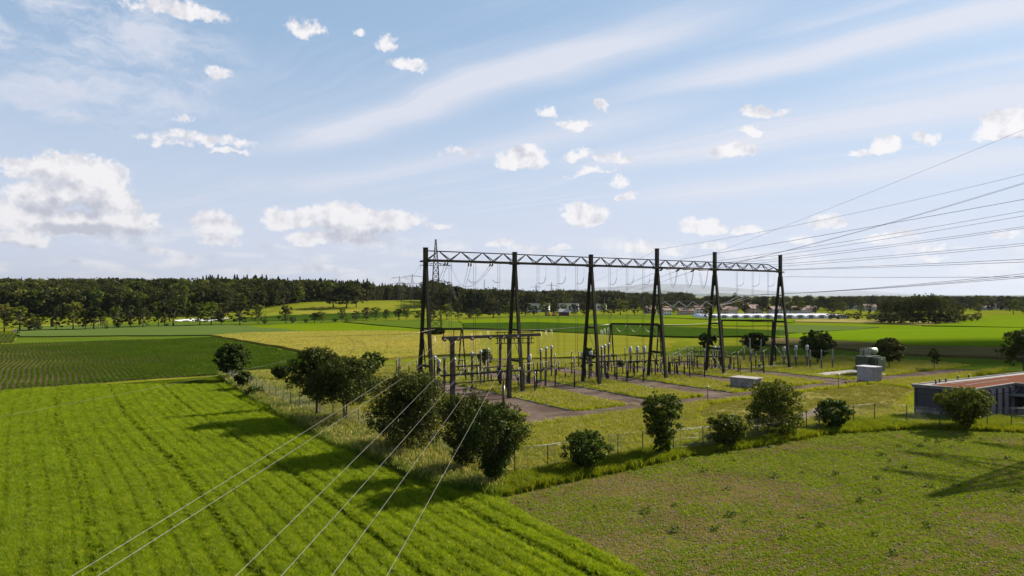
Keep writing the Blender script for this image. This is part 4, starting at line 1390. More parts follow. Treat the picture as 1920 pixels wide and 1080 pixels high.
# hanging droppers: three in each bay but the fourth
bays = [(0, 'first', 672), (1, 'second', 664), (2, 'third', 656), (4, 'fifth', 648)]
for bi, word, low in bays:
    a, c = TU[bi], TU[bi + 1]
    for k in range(3):
        fr = ((0.26, 0.53, 0.81) if bi == 0 else (0.29, 0.55, 0.80) if bi == 1 else (0.27, 0.53, 0.78) if bi == 2 else (0.32, 0.56, 0.80))[k]
        u = a + (c - a) * fr
        top = beam_pt(u)
        zl = max(2.0, Zat(low, top.y))
        d = thing('hanging_conductor', 'pair of thin droppers, %s in the %s gantry bay from the left' % (ORD[k], word), 'conductor', top, TH, 'droppers below the gantry beam')
        for s in (-0.16, 0.16):
            MB().tube([(s, 0, 0), (s, 0, zl - top.z)], 0.020, 5).build('wire', M['darkwire'], d)
        sp = MB()
        for z in (-2.55, -6.2, -9.0):
            if z > zl - top.z:
                sp.bar((-0.17, 0, z), (0.17, 0, z), 0.03)
        sp.build('spacer', M['darkwire'], d)
        hk = [(0.16, 0, -2.55), (0.55, -0.1, -2.65), (0.95, -0.2, -2.35), (1.15, -0.25, -1.7)] if bi else [(-0.16, 0, -2.5), (-0.45, 0, -2.6), (-0.75, 0, -2.45), (-0.95, 0, -2.2)]
        if bi == 4:
            hk = [(0.16, 0, -2.6), (0.7, -0.1, -2.6), (1.2, -0.2, -2.4), (1.5, -0.25, -2.0)]
        MB().tube(hk, 0.035, 5).build('jumper', M['darkwire'], d)
        if bi:
            MB().tube([hk[-1], (hk[-1][0] + 0.05, -0.25, 0)], 0.012, 4).build('hanger', M['darkwire'], d)

# strain strings and lines leaving the gantry
pyl = (G(817, 628)[0], G(817, 628)[1])           # the tall pylon behind
for k, fr in enumerate((0.24, 0.50, 0.75)):
    u = TU[0] + BAY * fr
    p = beam_pt(u, -0.05, -0.5)
    tgt = Vector((pyl[0] + (-5.5, 5.6, 5.2)[k], pyl[1], (17.4, 17.4, 24.0)[k]))
    dvec = (tgt - p).normalized() + Vector((0, 0, -0.20))
    dvec.normalize()
    q = p + dvec * 1.5
    st = thing('insulator_string', 'dark double strain string, %s under the first gantry bay' % ORD[k], 'insulator', p, 0, 'strain strings of the first bay')
    for s in (-0.18, 0.18):
        o = Vector((UX * s, UY * s, 0))
        m_ = MB()
        disc_string(m_, o, dvec * 1.5 + o)
        m_.build('insulator', M['porc'], st)
    for s in (-0.2, 0.2):
        o = Vector((UX * s, UY * s, 0))
        wire(q + o, tgt + o, 5.0, 0.022, 'darkwire', 'thin conductor, %s strand, from the %s first bay string to the tall pylon' % ('left' if s < 0 else 'right', ORD[k]), 'conductors from the first bay to the tall pylon')
pole_far = G(1034, 574)
TOWER = Vector((70.0, 68.0, 0.0))                 # line tower standing just outside the frame on the right


def edge_pt(py, Y=74.0):
    """point over the right edge at a given height, on the way to the line tower"""
    return Vector((0.75 * Y, Y, Zat(py, Y)))


def to_tower(a, py, sag, mat, label, group, r=0.019, Y=74.0, dz=0.0):
    e = edge_pt(py, Y)
    a = Vector(a)
    t = 1.0 + (TOWER.x - e.x) / max(1e-3, (e.x - a.x)) * 0.72
    end = a + (e - a) * t
    wire(a, end, sag, r, mat, label, group, n=18)
    return end


for k, fr in enumerate((0.12, 0.40, 0.66)):
    u = TU[3] + BAY * fr
    p = beam_pt(u, -0.1, 0.45)
    e = edge_pt((393, 420, 452)[k])
    d1 = (e - p).normalized()
    q = p + d1 * 2.0 + Vector((0, 0, -0.05))
    pf = beam_pt(u, -0.1, -0.45)
    far = Vector((pole_far[0] + (4, 0, -4)[k], pole_far[1], (24, 19, 14)[k]))
    d2 = ((far - pf).normalized() + Vector((0, 0, -0.07))).normalized()
    qf = pf + d2 * 2.0
    st = thing('insulator_string', 'dark strain string pair, %s under the fourth gantry bay' % ORD[k], 'insulator', p, 0, 'strain strings of the fourth bay')
    for a0, a1 in ((Vector((0, 0, 0)), q - p), (pf - p, qf - p)):
        m_ = MB()
        disc_string(m_, a0, a1, 11, 0.14)
        m_.build('insulator', M['porc'], st)
    for s, wd in ((-0.2, 'upper'), (0.2, 'lower')):
        o = Vector((0, 0, -s))
        to_tower(q + o, (389, 418, 449)[k] + (0 if s < 0 else (9, 3, 4)[k]), 0.5, 'darkwire', '%s dark conductor of the %s fourth bay string running off to the right' % (wd, ORD[k]), None)
    wire(qf, far, 9.0, 0.024, 'darkwire', 'thin conductor from the %s fourth bay string to the far pylon' % ORD[k], 'conductors to the far pylon', n=24)
    # slack loop under the beam
    lp = sagline(q, qf + Vector((UX, UY, 0)) * 2.0, 2.9, 16)
    o1 = MB().tube(lp, 0.022, 5)
    lp2 = sagline(q + Vector((0.15, 0.1, 0)), qf + Vector((UX, UY, 0)) * 2.3, 2.6, 16)
    o1.tube(lp2, 0.022, 5)
    tag(o1.build('jumper_loop', M['darkwire']), 'slack jumper loop, %s of three under the fourth gantry bay' % ORD[k], 'cable', 'slack loops under the fourth bay')
xa, ya = UV(TU[4], 0)
to_tower((xa, ya, TTOP[4] - 0.1), 237, 0.4, 'darkwire', 'thin earth wire rising from the fifth tower to the top right', None, 0.014)
xa, ya = UV(TU[3], 0)
to_tower((xa, ya, TTOP[3] - 0.1), 314, 1.0, 'darkwire', 'thin earth wire rising from the fourth tower to the right', None, 0.016)
wire((xa, ya, TTOP[3] - 0.1), (pole_far[0], pole_far[1], 30), 8, 0.016, 'darkwire', 'thin earth wire from the fourth tower to the far pylon', n=24)
to_tower(UV(TU[3] + 4.0, 1.0) + (18.9,), 371, 0.2, 'darkwire', 'single thick dark conductor highest over the last gantry bay', None, 0.025)
for s in (0, 1):
    to_tower(UV(TU[4] + 1.5, 0.4 + 0.2 * s) + (18.2,), 327 + 2 * s, 1.0, 'darkwire', '%s strand of the faint conductor pair above the last bay' % ('upper', 'lower')[s], None, 0.017)
for py, zA, wd in ((478, 17.9, 'upper'), (483, 17.8, 'middle'), (511, 16.6, 'lower')):
    to_tower(UV(TU[5], 0.5) + (zA,), py, 0.5, 'darkwire', '%s flat conductor running right from the last gantry tower' % wd, None, 0.024)
p3 = G(1447, 681)
for k in range(3):
    to_tower((44.0 + 2.0 * k, 132.0, 13.2 + 0.1 * k), 489 + 4 * k, 1.4, 'darkwire', '%s of three lowest conductors rising to the right edge' % ('upper', 'middle', 'bottom')[k], None, 0.024)
    wire((44.0 + 2.0 * k, 132.0, 13.2 + 0.1 * k), UV(TU[4] + 0.4, -0.5) + (11.3,), 0.2, 0.024, 'darkwire', '%s short lead from the lower lattice beam to the low conductors' % ORD[k], None)

# ------------------------------------------------------------------ lattice pylons
def lattice_pylon(name, label, loc, H, bw, arms, rz=0.0, leg=0.12, brace=0.06, n=14, waist=None, mat='greysteel'):
    t = thing(name, label, 'pylon', loc, rz)
    body = MB()

    def hw(z):
        f = z / H
        return bw / 2 * (1 - f) ** 1.15 * 0.9 + 0.16 + (0.30 if f < 0.75 else 0.30 * (1 - f) / 0.25) * bw / 4
    zs = [H * (1 - (1 - k / n) ** 1.25) for k in range(n + 1)]
    for k in range(n):
        z0, z1 = zs[k], zs[k + 1]
        a, c = hw(z0), hw(z1)
        for sx, sy in ((1, 1), (-1, 1), (-1, -1), (1, -1)):
            body.bar((sx * a, sy * a, z0), (sx * c, sy * c, z1), leg)
        for (x0, y0, x1, y1) in ((1, 1, -1, 1), (-1, 1, -1, -1), (-1, -1, 1, -1), (1, -1, 1, 1)):
            body.bar((x0 * a, y0 * a, z0), (x1 * c, y1 * c, z1), brace).bar((x1 * a, y1 * a, z0), (x0 * c, y0 * c, z1), brace)
            body.bar((x0 * c, y0 * c, z1), (x1 * c, y1 * c, z1), brace)
    body.build('lattice_body', M[mat], t)
    for z, L in arms:
        for s in (-1, 1):
            ab = MB()
            w, h = hw(z), max(0.7, L * 0.16)
            tip = (s * L, 0, z)
            for yy in (-w, w):
                ab.bar((s * w, yy, z), tip, leg * .8).bar((s * hw(z + h), yy * .8, z + h), tip, brace * 1.2)
                for q in (0.25, 0.5, 0.75):
                    xx = s * (w + (L - w) * q)
                    ab.bar((xx, yy * (1 - q), z), (s * (w + (L - w) * (q - .12)), yy * (1 - q), z + h * (1 - q)), brace)
            ab.build('cross_arm', M[mat], t)
            ins = MB()
            disc_string(ins, (s * L, 0, z - 0.05), (s * L, 0, z - max(1.2, H * 0.045)), 6, 0.12)
            ins.build('insulator', M['porc'], t)
    for s in (-1, 1):
        for q in (-1, 1):
            MB().box((s * hw(0), q * hw(0), 0.1), (0.7, 0.7, 0.5)).build('foundation', M['concrete'], t)
    return t


lattice_pylon('lattice_pylon', 'tall grey lattice pylon behind the left end of the gantry', (pyl[0], pyl[1], 0), Zat(449, pyl[1]), 3.6, ((17.6, 5.6), (23.5, 5.2)), R(12), 0.17, 0.10, 16, None, 'steel2')
lattice_pylon('lattice_pylon', 'line tower right of the frame carrying the right hand conductors', TOWER, 32.0, 6.0, ((16.5, 8.5), (22.0, 9.5), (27.5, 6.5)), R(-35), 0.22, 0.10, 12, None, 'steel2')
for px, ft, tp, bw, L, lab in [(773, 592, 514, 3.0, 6.2, 'far lattice pylon with a wide top arm left of the gantry'), (755, 584, 529, 2.5, 4.5, 'short far lattice pylon in front of the spruce wood'),
                               (749, 566, 518, 2.6, 6.0, 'thin far lattice pylon leftmost on the hill meadow')]:
    x, y = G(px, ft)
    H = Zat(tp, y) - hz(x, y)
    lattice_pylon('lattice_pylon', lab, (x, y, hz(x, y)), H, bw, ((H * 0.93, L), (H * 0.72, L * .8)), R(8), 0.16, 0.09, 9)
for px, ft, tp, L, lab in [(1034, 574, 529, 7.0, 'faint far lattice pylon behind the second gantry bay'), (1005, 572, 533, 8.0, 'faint far lattice pylon behind the second gantry tower'), (908, 568, 524, 0.8, 'slender far mast above the wooded skyline')]:
    x, y = G(px, ft)
    y = min(y, 1000.0)
    x = (px - 960) / FPX * y
    H = Zat(tp, y)
    lattice_pylon('lattice_pylon', lab, (x, y, 0), H, 3.4, ((H * 0.86, L), (H * 0.6, L * .9)), R(5), 0.22, 0.12, 7)
# lines between the far pylons
x1, y1 = G(773, 592)
for s in (-1, 1):
    wire((x1 + s * 6, y1, hz(x1, y1) + 22), (pyl[0] + s * 5.2, pyl[1], 24.0), 3.5, 0.03, 'darkwire', 'faint line between the far pylon and the tall pylon, %s side' % ('left' if s < 0 else 'right'), None, n=18)
# thin line over the cereal field
wire((-9.5, 84.0, 9.0), (-62.0, 40.0, -0.2 + 13 - 0.32 * 40 + 0.4), 0.6, 0.006, 'alu', 'faint thin line crossing low over the cereal field', None)

# ------------------------------------------------------------------ front portal and the six bright conductors
FP = thing('portal_frame', 'dark front portal of two posts carrying six bright conductors', 'portal', (GX, GY, 0), TH)
pv = -4.5
uL, uR = 1.41, 9.6
for u in (uL, uR):
    MB().bar((u, pv, 0), (u, pv, 7.8), 0.44, 0.40).build('post', M['steel2'], FP)
    MB().box((u, pv, 7.72), (0.8, 0.5, 0.2)).build('bearing_plate', M['steel2'], FP)
MB().box(((0.05 + 14.4) / 2, pv, 8.0), (14.35, 0.30, 0.36)).build('beam', M['steel2'], FP)
MB().box(((0.05 + 12.0) / 2, pv + 0.3, 3.45), (12.0, 0.30, 0.22)).build('cross_bar', M['steel2'], FP)
MB().box(((uL + uR) / 2, pv, 2.45), (uR - uL, 0.16, 0.14)).build('cross_bar', M['steel2'], FP)
for k in range(7):
    z = 3.66
    u = 0.9 + k * 1.75
    pi_ = MB().lathe((u, pv + 0.3, z - 0.12), [(0.06, 0), (0.11, 0.05), (0.06, .1), (.11, .15), (.06, .2), (.11, .25), (.05, .32)], 7)
    pi_.build('support_insulator', M['white'], FP)


def u_at(px, v):
    k = (px - 960) / FPX
    return (k * (GY - UX * v) - GX - UY * v) / (UX - k * UY)


ends = [(832, 135), (857, 183), (883, 442), (917, 527), (942, 622), (968, 725)]
for k, (p0, p1) in enumerate(ends):
    u = u_at(p0, 4.5)
    x, y = UV(u, 4.75)
    a = Vector((x, y, 7.85))
    Yb = 19.0
    e = Vector(((p1 - 960) / FPX * Yb, Yb, Zat(1080, Yb)))
    d = (e - a).normalized()
    ins = thing('insulator_string', 'dark strain insulator, %s from the left on the front portal beam' % ORD[k], 'insulator', a, 0, 'strain insulators of the front portal')
    m_ = MB()
    disc_string(m_, (0, 0, 0), d * 0.85, 6, 0.15)
    m_.build('insulator', M['porc'], ins)
    MB().lathe((0, 0, 0), [(0.2, -0.10), (0.26, 0), (0.2, 0.10)], 8, d).build('end_cap', M['steel2'], ins)
    q = a + d * 0.85
    beyond = e + (e - a) * 0.42
    beyond.z = max(beyond.z, 4.5)
    wire(None, None, 0, 0.0075, 'strand', 'bright conductor from the front portal to the bottom edge, %s from the left' % ORD[k], None,
         pts=[q.lerp(e, t / 12) - Vector((0, 0, 0.9 * 4 * (t / 12) * (1 - t / 12) * 0.25)) for t in range(13)] + [beyond])
    # droppers from the portal to the gear below
    MB_ = MB().tube([a + Vector((0, 0.3, -0.1)), a + Vector((0.3, 1.2, -1.6)), a + Vector((0.2, 1.5, -3.6))], 0.018, 4)
    tag(MB_.build('dropper_cable', M['alu']), 'thin pale dropper under the front portal, %s from the left' % ORD[k], 'cable', 'droppers under the front portal')

# slim dark pole in front of the portal
x, y = UV(u_at(944, 12.0), 12.0)
pl = thing('cable_pole', 'slim dark pole between the corner trees and the portal', 'pole', (x, y, 0))
MB().tube([(0, 0, 0), (0, 0, 2.9)], 0.16, 8).build('post', M['porc'], pl)
MB().lathe((0, 0, 2.9), [(0.07, 0), (0.14, .1), (0.07, .2), (.14, .3), (.07, .4), (.14, .5), (.07, .6), (0.03, .75), (0.03, 1.5)], 8).build('insulator', M['porc'], pl)

# ------------------------------------------------------------------ back portals with bright busbars
def back_portal(label, xl, xr, z, legs, drops=()):
    cxm = ((xl[0] + xr[0]) / 2, (xl[1] + xr[1]) / 2, 0)
    t = thing('portal_frame', label, 'portal', cxm)
    o = Vector(cxm)
    MB().bar(Vector((*xl, z)) - o, Vector((*xr, z)) - o, 0.30, 0.34).build('beam', M['steel'], t)
    for (lx, ly) in legs:
        for s in (-1, 1):
            MB().bar(Vector((lx + s * 0.62, ly + s * 0.3, 0)) - o, Vector((lx + s * 0.10, ly + s * .05, z - 0.1)) - o, 0.22).build('leg', M['steel'], t)
        MB().bar(Vector((lx - 0.48, ly - .2, 2.0)) - o, Vector((lx + .48, ly + .2, 2.0)) - o, 0.12).build('cross_member', M['steel'], t)
    for f in drops:
        p = Vector((*xl, z)).lerp(Vector((*xr, z)), f) - o
        MB().bar(p, p - Vector((0, 0, 1.6)), 0.14).build('drop_post', M['steel'], t)
    return t


pa, pb = ((-15.7, 119.0), (-8.6, 117.2))
back_portal('small dark portal behind the first gantry tower', pa, pb, 7.4, [pa, pb], (0.55, 0.8))
pc, pd = ((18.7, 129.0), (27.4, 127.2))
back_portal('small dark portal left of the fourth gantry tower', pc, pd, 7.85, [pc, pd])
pe, pf_ = ((41.4, 135.0), (51.2, 133.8))
back_portal('small dark portal between the fifth and sixth gantry towers', pe, pf_, 8.3, [pe, pf_])
for k in range(4):
    o = Vector((0, 0.6 * k, -0.1 - 0.05 * k))
    wire(Vector((*pb, 7.5)) + o, Vector((*pc, 7.9)) + o, 0.55, 0.03, 'alu', 'bright busbar line from first to second back portal, %s from the front' % ORD[k], 'bright lines behind the gantry', n=12)
    wire(Vector((*pd, 7.9)) + o, Vector((*pe, 8.3)) + o, 0.35, 0.03, 'alu', 'bright busbar line from second to third back portal, %s from the front' % ORD[k], 'bright lines behind the fourth bay', n=12)
for k in range(3):
    p = Vector((*pc, 7.7)).lerp(Vector((*pd, 7.7)), (0.2, 0.5, 0.8)[k])
    lp = MB().tube(sagline(p + Vector((-1.1, -.4, -0.1)), p + Vector((1.1, .3, -0.1)), 1.2, 10), 0.035, 5)
    tag(lp.build('jumper_loop', M['alu']), 'bright slack loop below the middle back portal, %s from the left' % ORD[k], 'cable', 'bright loops of the middle back portal')

# ------------------------------------------------------------------ switchgear
def ribs(r0, r1, z0, z1, n):
    p = []
    for k in range(n):
        z = z0 + (z1 - z0) * k / n
        h = (z1 - z0) / n
        p += [(r0, z), (r1, z + h * .35), (r1 * .97, z + h * .5), (r0, z + h * .75)]
    return p + [(r0, z1)]


def headed_post(px, top, label, group, H=5.2, head='white', col='porc', foot=None):
    """current transformer: steel foot, ribbed brown column, round pale head with a terminal"""
    Y = (CAM_H - H) * FPX / (top - HOR)
    x = (px - 960) / FPX * Y
    t = thing('current_transformer', label, 'transformer', (x, Y, 0), 0, group)
    MB().bar((0, 0, 0), (0, 0, 1.7), 0.24).build('pedestal', M['greysteel'], t)
    MB().box((0, 0, 1.8), (0.5, 0.45, 0.35)).build('base_tank', M['greysteel'], t)
    MB().lathe((0, 0, 0), ribs(0.13, 0.19, 1.95, H - 0.5, 11), 9).build('column', M[col], t)
    MB().lathe((0, 0, H - 0.52), [(0.12, 0), (0.21, 0.08), (0.25, 0.22), (0.22, 0.36), (0.12, 0.46), (0.05, 0.48)], 10).build('head', M[head], t)
    MB().bar((-0.45, 0, H - 0.28), (0.45, 0, H - 0.28), 0.06).build('terminal', M['alu'], t)
    return t


sets = [('left of the front portal', [(815, 666), (833, 668), (852, 670)]), ('behind the front portal', [(885, 659), (901, 656), (915, 652)]),
        ('right of the second gantry tower', [(1014, 653), (1024, 650), (1034, 647)]), ('right of the third gantry tower', [(1128, 648), (1134, 645), (1141, 642)])]
for where, lst in sets:
    for k, (px, tp) in enumerate(lst):
        t = headed_post(px, tp, 'brown ribbed post with round white head, %s of three %s' % (ORD[k], where), 'round headed posts')
        top = Vector(t.location) + Vector((0, 0, 5.15))
        w = MB()
        for s in (-0.25, 0.25):
            w.tube([top + Vector((s, 0, 0)), top + Vector((s * .6, 0.1, 1.4)), top + Vector((s * .3, 0.2, 2.6))], 0.02, 4)
        tag(w.build('riser_cable', M['alu']), 'pale riser wires above the %s round headed post %s' % (ORD[k], where), 'cable', 'riser wires above round headed posts')


def post_insulator(px, foot, top, label, group, mat='porc', steel='steel2', share=0.55, w=0.16, box=None):
    x, y = G(px, foot)
    H = Zat(top, y)
    t = thing('insulator_post', label, 'insulator', (x, y, 0), 0, group)
    zs = H * share
    MB().bar((0, 0, 0), (0, 0, zs), w, w).build('post', M[steel], t)
    MB().box((0, 0, 0.04), (0.42, 0.42, 0.08)).build('foot_plate', M['concrete'], t)
    MB().lathe((0, 0, 0), ribs(0.07, 0.125, zs, H - 0.08, max(4, int((H - zs) / 0.14))), 7).build('insulator', M[mat], t)
    MB().lathe((0, 0, H - 0.08), [(0.08, 0), (0.09, 0.04), (0.04, 0.1)], 7).build('cap', M['alu'], t)
    if box:
        MB().box((0.18, -0.12, H * box), (0.5, 0.4, 0.62)).build('drive_box', M['greysteel'], t)
    return t


posts = [(744, 705, 674), (747, 704, 672), (750, 707, 670), (767, 700, 679), (782, 699, 675), (820, 708, 671), (1041, 731, 663), (1077, 728, 668), (1072, 706, 658), (1085, 690, 658),
         (1172, 678, 651), (1175, 720, 674), (1206, 718, 671), (1254, 703, 664), (1265, 706, 670), (1271, 706, 684), (1283, 706, 672), (1293, 710, 664), (1273, 688, 653), (1289, 686, 649), (1297, 690, 653),
         (1303, 672, 648), (1314, 671, 648), (1321, 708, 655), (1384, 700, 660), (1388, 700, 671), (1409, 701, 660), (1432, 700, 658), (1098, 712, 676), (1164, 690, 668), (939, 712, 664), (957, 720, 676), (868, 702, 688), (878, 706, 690), (896, 712, 688), (921, 716, 692), (933, 708, 689), (972, 728, 690), (1003, 737, 697), (1022, 728, 694), (1048, 700, 678), (1060, 712, 690),
         (1118, 713, 688), (1137, 714, 687), (1147, 702, 676), (1155, 716, 687), (1187, 702, 680), (1222, 704, 680), (1233, 700, 682), (1240, 696, 676), (1308, 694, 674), (1335, 696, 676), (1358, 700, 676), (1376, 694, 668), (1417, 690, 664)]
posts.sort()
for i, (px, ft, tp) in enumerate(posts):
    post_insulator(px, ft, tp, 'dark insulator post in the yard, %s from the left' % ORD[i], 'dark insulator posts', w=0.17)
light = [(1406, 681, 635, None), (1395, 679, 648, None), (1427, 682, 636, .26), (1447, 683, 636, .2), (1519, 692, 657, None), (1540, 694, 656, None), (1561, 693, 655, None)]
light.sort()
for i, (px, ft, tp, bx) in enumerate(light):
    post_insulator(px, ft, tp, 'pale grey insulator post behind the right end of the gantry, %s from the left' % ORD[i], 'pale grey insulator posts', 'porcgrey', 'greysteel', 0.5, 0.2, bx)


def breaker_pole(px, foot, top, label, group, tank=True):
    """breaker pole: steel stand, drive tank, ribbed column, white cylinder head"""
    x, y = G(px, foot)
    H = Zat(top, y)
    t = thing('breaker_pole', label, 'circuit breaker', (x, y, 0), 0, group)
    MB().bar((0, 0, 0), (0, 0, H * .42), 0.24).build('stand', M['greysteel'], t)
    MB().box((0, 0, H * .45), (0.55, 0.5, 0.4)).build('drive_tank', M['steel2' if tank else 'greysteel'], t)
    MB().lathe((0, 0, 0), ribs(0.12, 0.19, H * .48, H * .76, 6), 9).build('column', M['porc' if tank else 'porcgrey'], t)
    MB().lathe((0, 0, H * .76), [(0.12, 0), (0.17, 0.08), (0.27, 0.2), (0.27, H * .24 - 0.12), (0.2, H * .24), (0.05, H * .24 + 0.02)], 11).build('head', M['white'], t)
    MB().bar((-0.42, -0.1, H * .80), (0.42, 0.1, H * .80), 0.07).build('terminal', M['alu'], t)
    return t


bp = [('in the first bay', [(823, 708, 674)]), ('beside the portal switch frame', [(993, 722, 664)]), ('at the third tower', [(1092, 708, 660), (1108, 706, 658)]),
      ('left of the fourth tower', [(1182, 702, 650), (1195, 702, 649), (1208, 703, 649)]), ('at the fifth tower', [(1326, 692, 649), (1340, 692, 649), (1350, 692, 648)]),
      ('at the right end of the gantry', [(1470, 687, 650), (1492, 689, 648), (1513, 689, 647)])]
for where, lst in bp:
    for k, (px, ft, tp) in enumerate(lst):
        w = 'white headed breaker pole %s' % where if len(lst) == 1 else 'white headed breaker pole %s, %s from the left' % (where, ORD[k])
        breaker_pole(px, ft, tp, w, 'white headed breaker poles', 'right end' not in where)


def platform(label, pxa, pya, pxb, pyb, zr, legs, tops):
    """low steel support frame carrying short insulators"""
    a, c = Vector((*G(pxa, pya), 0)), Vector((*G(pxb, pyb), 0))
    mid = (a + c) / 2
    t = thing('disconnector', label, 'disconnector', mid)
    z = zr
    b_ = MB().bar(a - mid + Vector((0, 0, z)), c - mid + Vector((0, 0, z)), 0.30, 0.20).build('beam', M['steel2'], t)
    for f in legs:
        p = a.lerp(c, f) - mid
        MB().bar(p, p + Vector((0, 0, z - 0.1)), 0.20).build('leg', M['greysteel' if f > .7 else 'steel2'], t)
    for f in tops:
        p = a.lerp(c, f) - mid
        MB().lathe(p, ribs(0.06, 0.12, z + 0.1, z + 1.05, 6), 7).build('insulator', M['porc'], t)
    if len(tops) > 1:
        p, q = a.lerp(c, tops[0]) - mid, a.lerp(c, tops[-1]) - mid
        MB().bar(p + Vector((0, 0, z + 1.1)), q + Vector((0, 0, z + 1.1)), 0.05).build('contact_arm', M['alu'], t)
    return t


platform('low disconnector right of the second gantry tower', 978, 736, 1031, 728, 2.75, (0.08, 0.45, 0.52, 0.85), (0.1, 0.42, 0.55, 0.75, 0.97))
platform('low disconnector right of the third gantry tower', 1098, 716, 1163, 711, 2.9, (0.1, 0.3, 0.62, 0.9), (0.05, 0.3, 0.5, 0.7, 0.9))
platform('low disconnector left of the fourth gantry tower', 1171, 709, 1235, 706, 2.6, (0.1, 0.28, 0.55, 0.9), (0.2, 0.45, 0.75, 0.95))
platform('low disconnector right of the fourth gantry tower', 1254, 704, 1302, 700, 2.1, (0.05, 0.3, 0.6, 0.95), (0.1, 0.5, 0.9))
platform('low disconnector at the fifth gantry tower', 1303, 692, 1372, 694, 2.3, (0.06, 0.35, 0.7, 0.95), (0.1, 0.3, 0.6, 0.85))
platform('low disconnector behind the front portal', 846, 718, 900, 714, 2.4, (0.1, 0.5, 0.9), (0.15, 0.4, 0.7, 0.9))
platform('low disconnector inside the front portal', 905, 722, 962, 716, 2.5, (0.05, 0.5, 0.95), (0.1, 0.5, 0.9))
# tall switch frame on two thick columns right of the portal
a, c = Vector((*G(938, 724), 0)), Vector((*G(991, 722), 0))
mid = (a + c) / 2
t = thing('tall_disconnector', 'tall dark switch frame on two thick ribbed columns behind the portal', 'switch frame', mid)
for p in (a, c):
    q = p - mid
    MB().lathe(q, ribs(0.20, 0.27, 2.6, 7.4, 16), 9).build('column', M['porc'], t)
    MB().bar(q, q + Vector((0, 0, 2.6)), 0.42).build('stand', M['steel2'], t)
for z in (6.2, 6.9, 7.8):
    MB().bar(a - mid + Vector((-0.7, 0, z)), c - mid + Vector((0.8, 0, z)), 0.12).build('rail', M['steel2'], t)
for f in (-.1, .15, .28, .5, .62, .8, 1.1):
    p = a.lerp(c, f) - mid
    MB().bar(p + Vector((0, 0, 6.2)), p + Vector((0, 0, 7.7)), 0.10).build('upright', M['steel2'], t)
# knife switches: post pairs with a slanting pale arm
knives = [(826, 708, 684), (862, 706, 684), (893, 706, 676), (1052, 708, 676), (1128, 708, 672), (1160, 706, 672), (1246, 698, 668), (1268, 690, 661), (1296, 692, 659), (1336, 690, 664), (1377, 688, 660), (1412, 682, 655), (1436, 686, 655)]
for i, (px, ft, tp) in enumerate(knives):
    x, y = G(px, ft)
    H = Zat(tp, y)
    t = thing('knife_switch', 'knife switch with slanting pale arm in the yard, %s from the left' % ORD[i], 'switch', (x, y, 0), TH, 'knife switches in the yard')
    for s_ in (-0.9, 0.9):
        MB().bar((s_, 0, 0), (s_, 0, H * .55), 0.13).build('post', M['steel2'], t)
        MB().lathe((s_, 0, 0), ribs(0.06, 0.11, H * .55, H * .88, 6), 7).build('insulator', M['porc'], t)
    MB().bar((-1.0, 0, H * .55), (1.0, 0, H * .55), 0.12).build('rail', M['steel2'], t)
    MB().bar((-0.9, 0, H * .9), (0.35, 0, H + 0.05), 0.07).build('arm', M['alu'], t)
# control cabinets
for px, ft, tp, wpx, mt, lab in [(989, 718, 703, 6, 'concrete', 'beige control cabinet behind the second gantry tower'), (1009, 719, 712, 6, 'greysteel', 'small grey control cabinet on the first island'),
                                 (1210, 698, 690, 4, 'white', 'small white cabinet left of the fourth tower'), (1245, 685, 674, 5, 'white', 'white cabinet at the back right of the fourth tower'),
                                 (1349, 691, 681, 5, 'white', 'white cabinet under the fifth tower'), (1368, 694, 684, 5, 'greysteel', 'grey cabinet right of the fifth tower'), (1139, 711, 702, 5, 'steel2', 'dark cabinet under the third switch frame'),
                                 (1424, 692, 683, 5, 'greysteel', 'grey cabinet left of the sixth tower')]:
    x, y = G(px, ft)
    H, w = Zat(tp, y), wpx / FPX * y
    t = thing('control_cabinet', lab, 'cabinet', (x, y, 0), TH)
    MB().box((0, 0, H / 2 + .05), (w, w * .7, H - .1)).build('body', M[mt], t)
    MB().box((0, -0.005, H + .02), (w * 1.12, w * .85, 0.06)).build('lid', M[mt], t)
    MB().box((0, -w * .36, H * .52), (w * .8, 0.03, H * .72)).build('door', M[mt], t)
# thin leads between posts
pairs = [((767, 700, 679), (782, 699, 675)), ((744, 705, 674), (767, 700, 679)), ((1041, 731, 664), (1072, 706, 659)), ((1085, 690, 659), (1072, 706, 659)), ((1254, 703, 665), (1289, 686, 650)), ((1273, 688, 654), (1303, 672, 649)),
         ((1519, 692, 658), (1540, 694, 657)), ((1540, 694, 657), (1561, 693, 656)), ((1513, 689, 655), (1540, 694, 657)), ((1384, 700, 661), (1395, 679, 649)), ((1321, 708, 656), (1326, 692, 652)), ((1172, 678, 652), (1182, 702, 658)),
         ((1293, 710, 665), (1321, 708, 656)), ((1409, 701, 661), (1432, 700, 659))]
pairs.sort()
for i, (p, q) in enumerate(pairs):
    pa_, pb_ = G(p[0], p[1]), G(q[0], q[1])
    wire(Vector((*pa_, Zat(p[2], pa_[1]))), Vector((*pb_, Zat(q[2], pb_[1]))), 0.18, 0.018, 'darkwire', 'thin dark lead between insulator posts, %s from the left' % ORD[i], 'thin leads between insulator posts', 'lead_cable', 8)


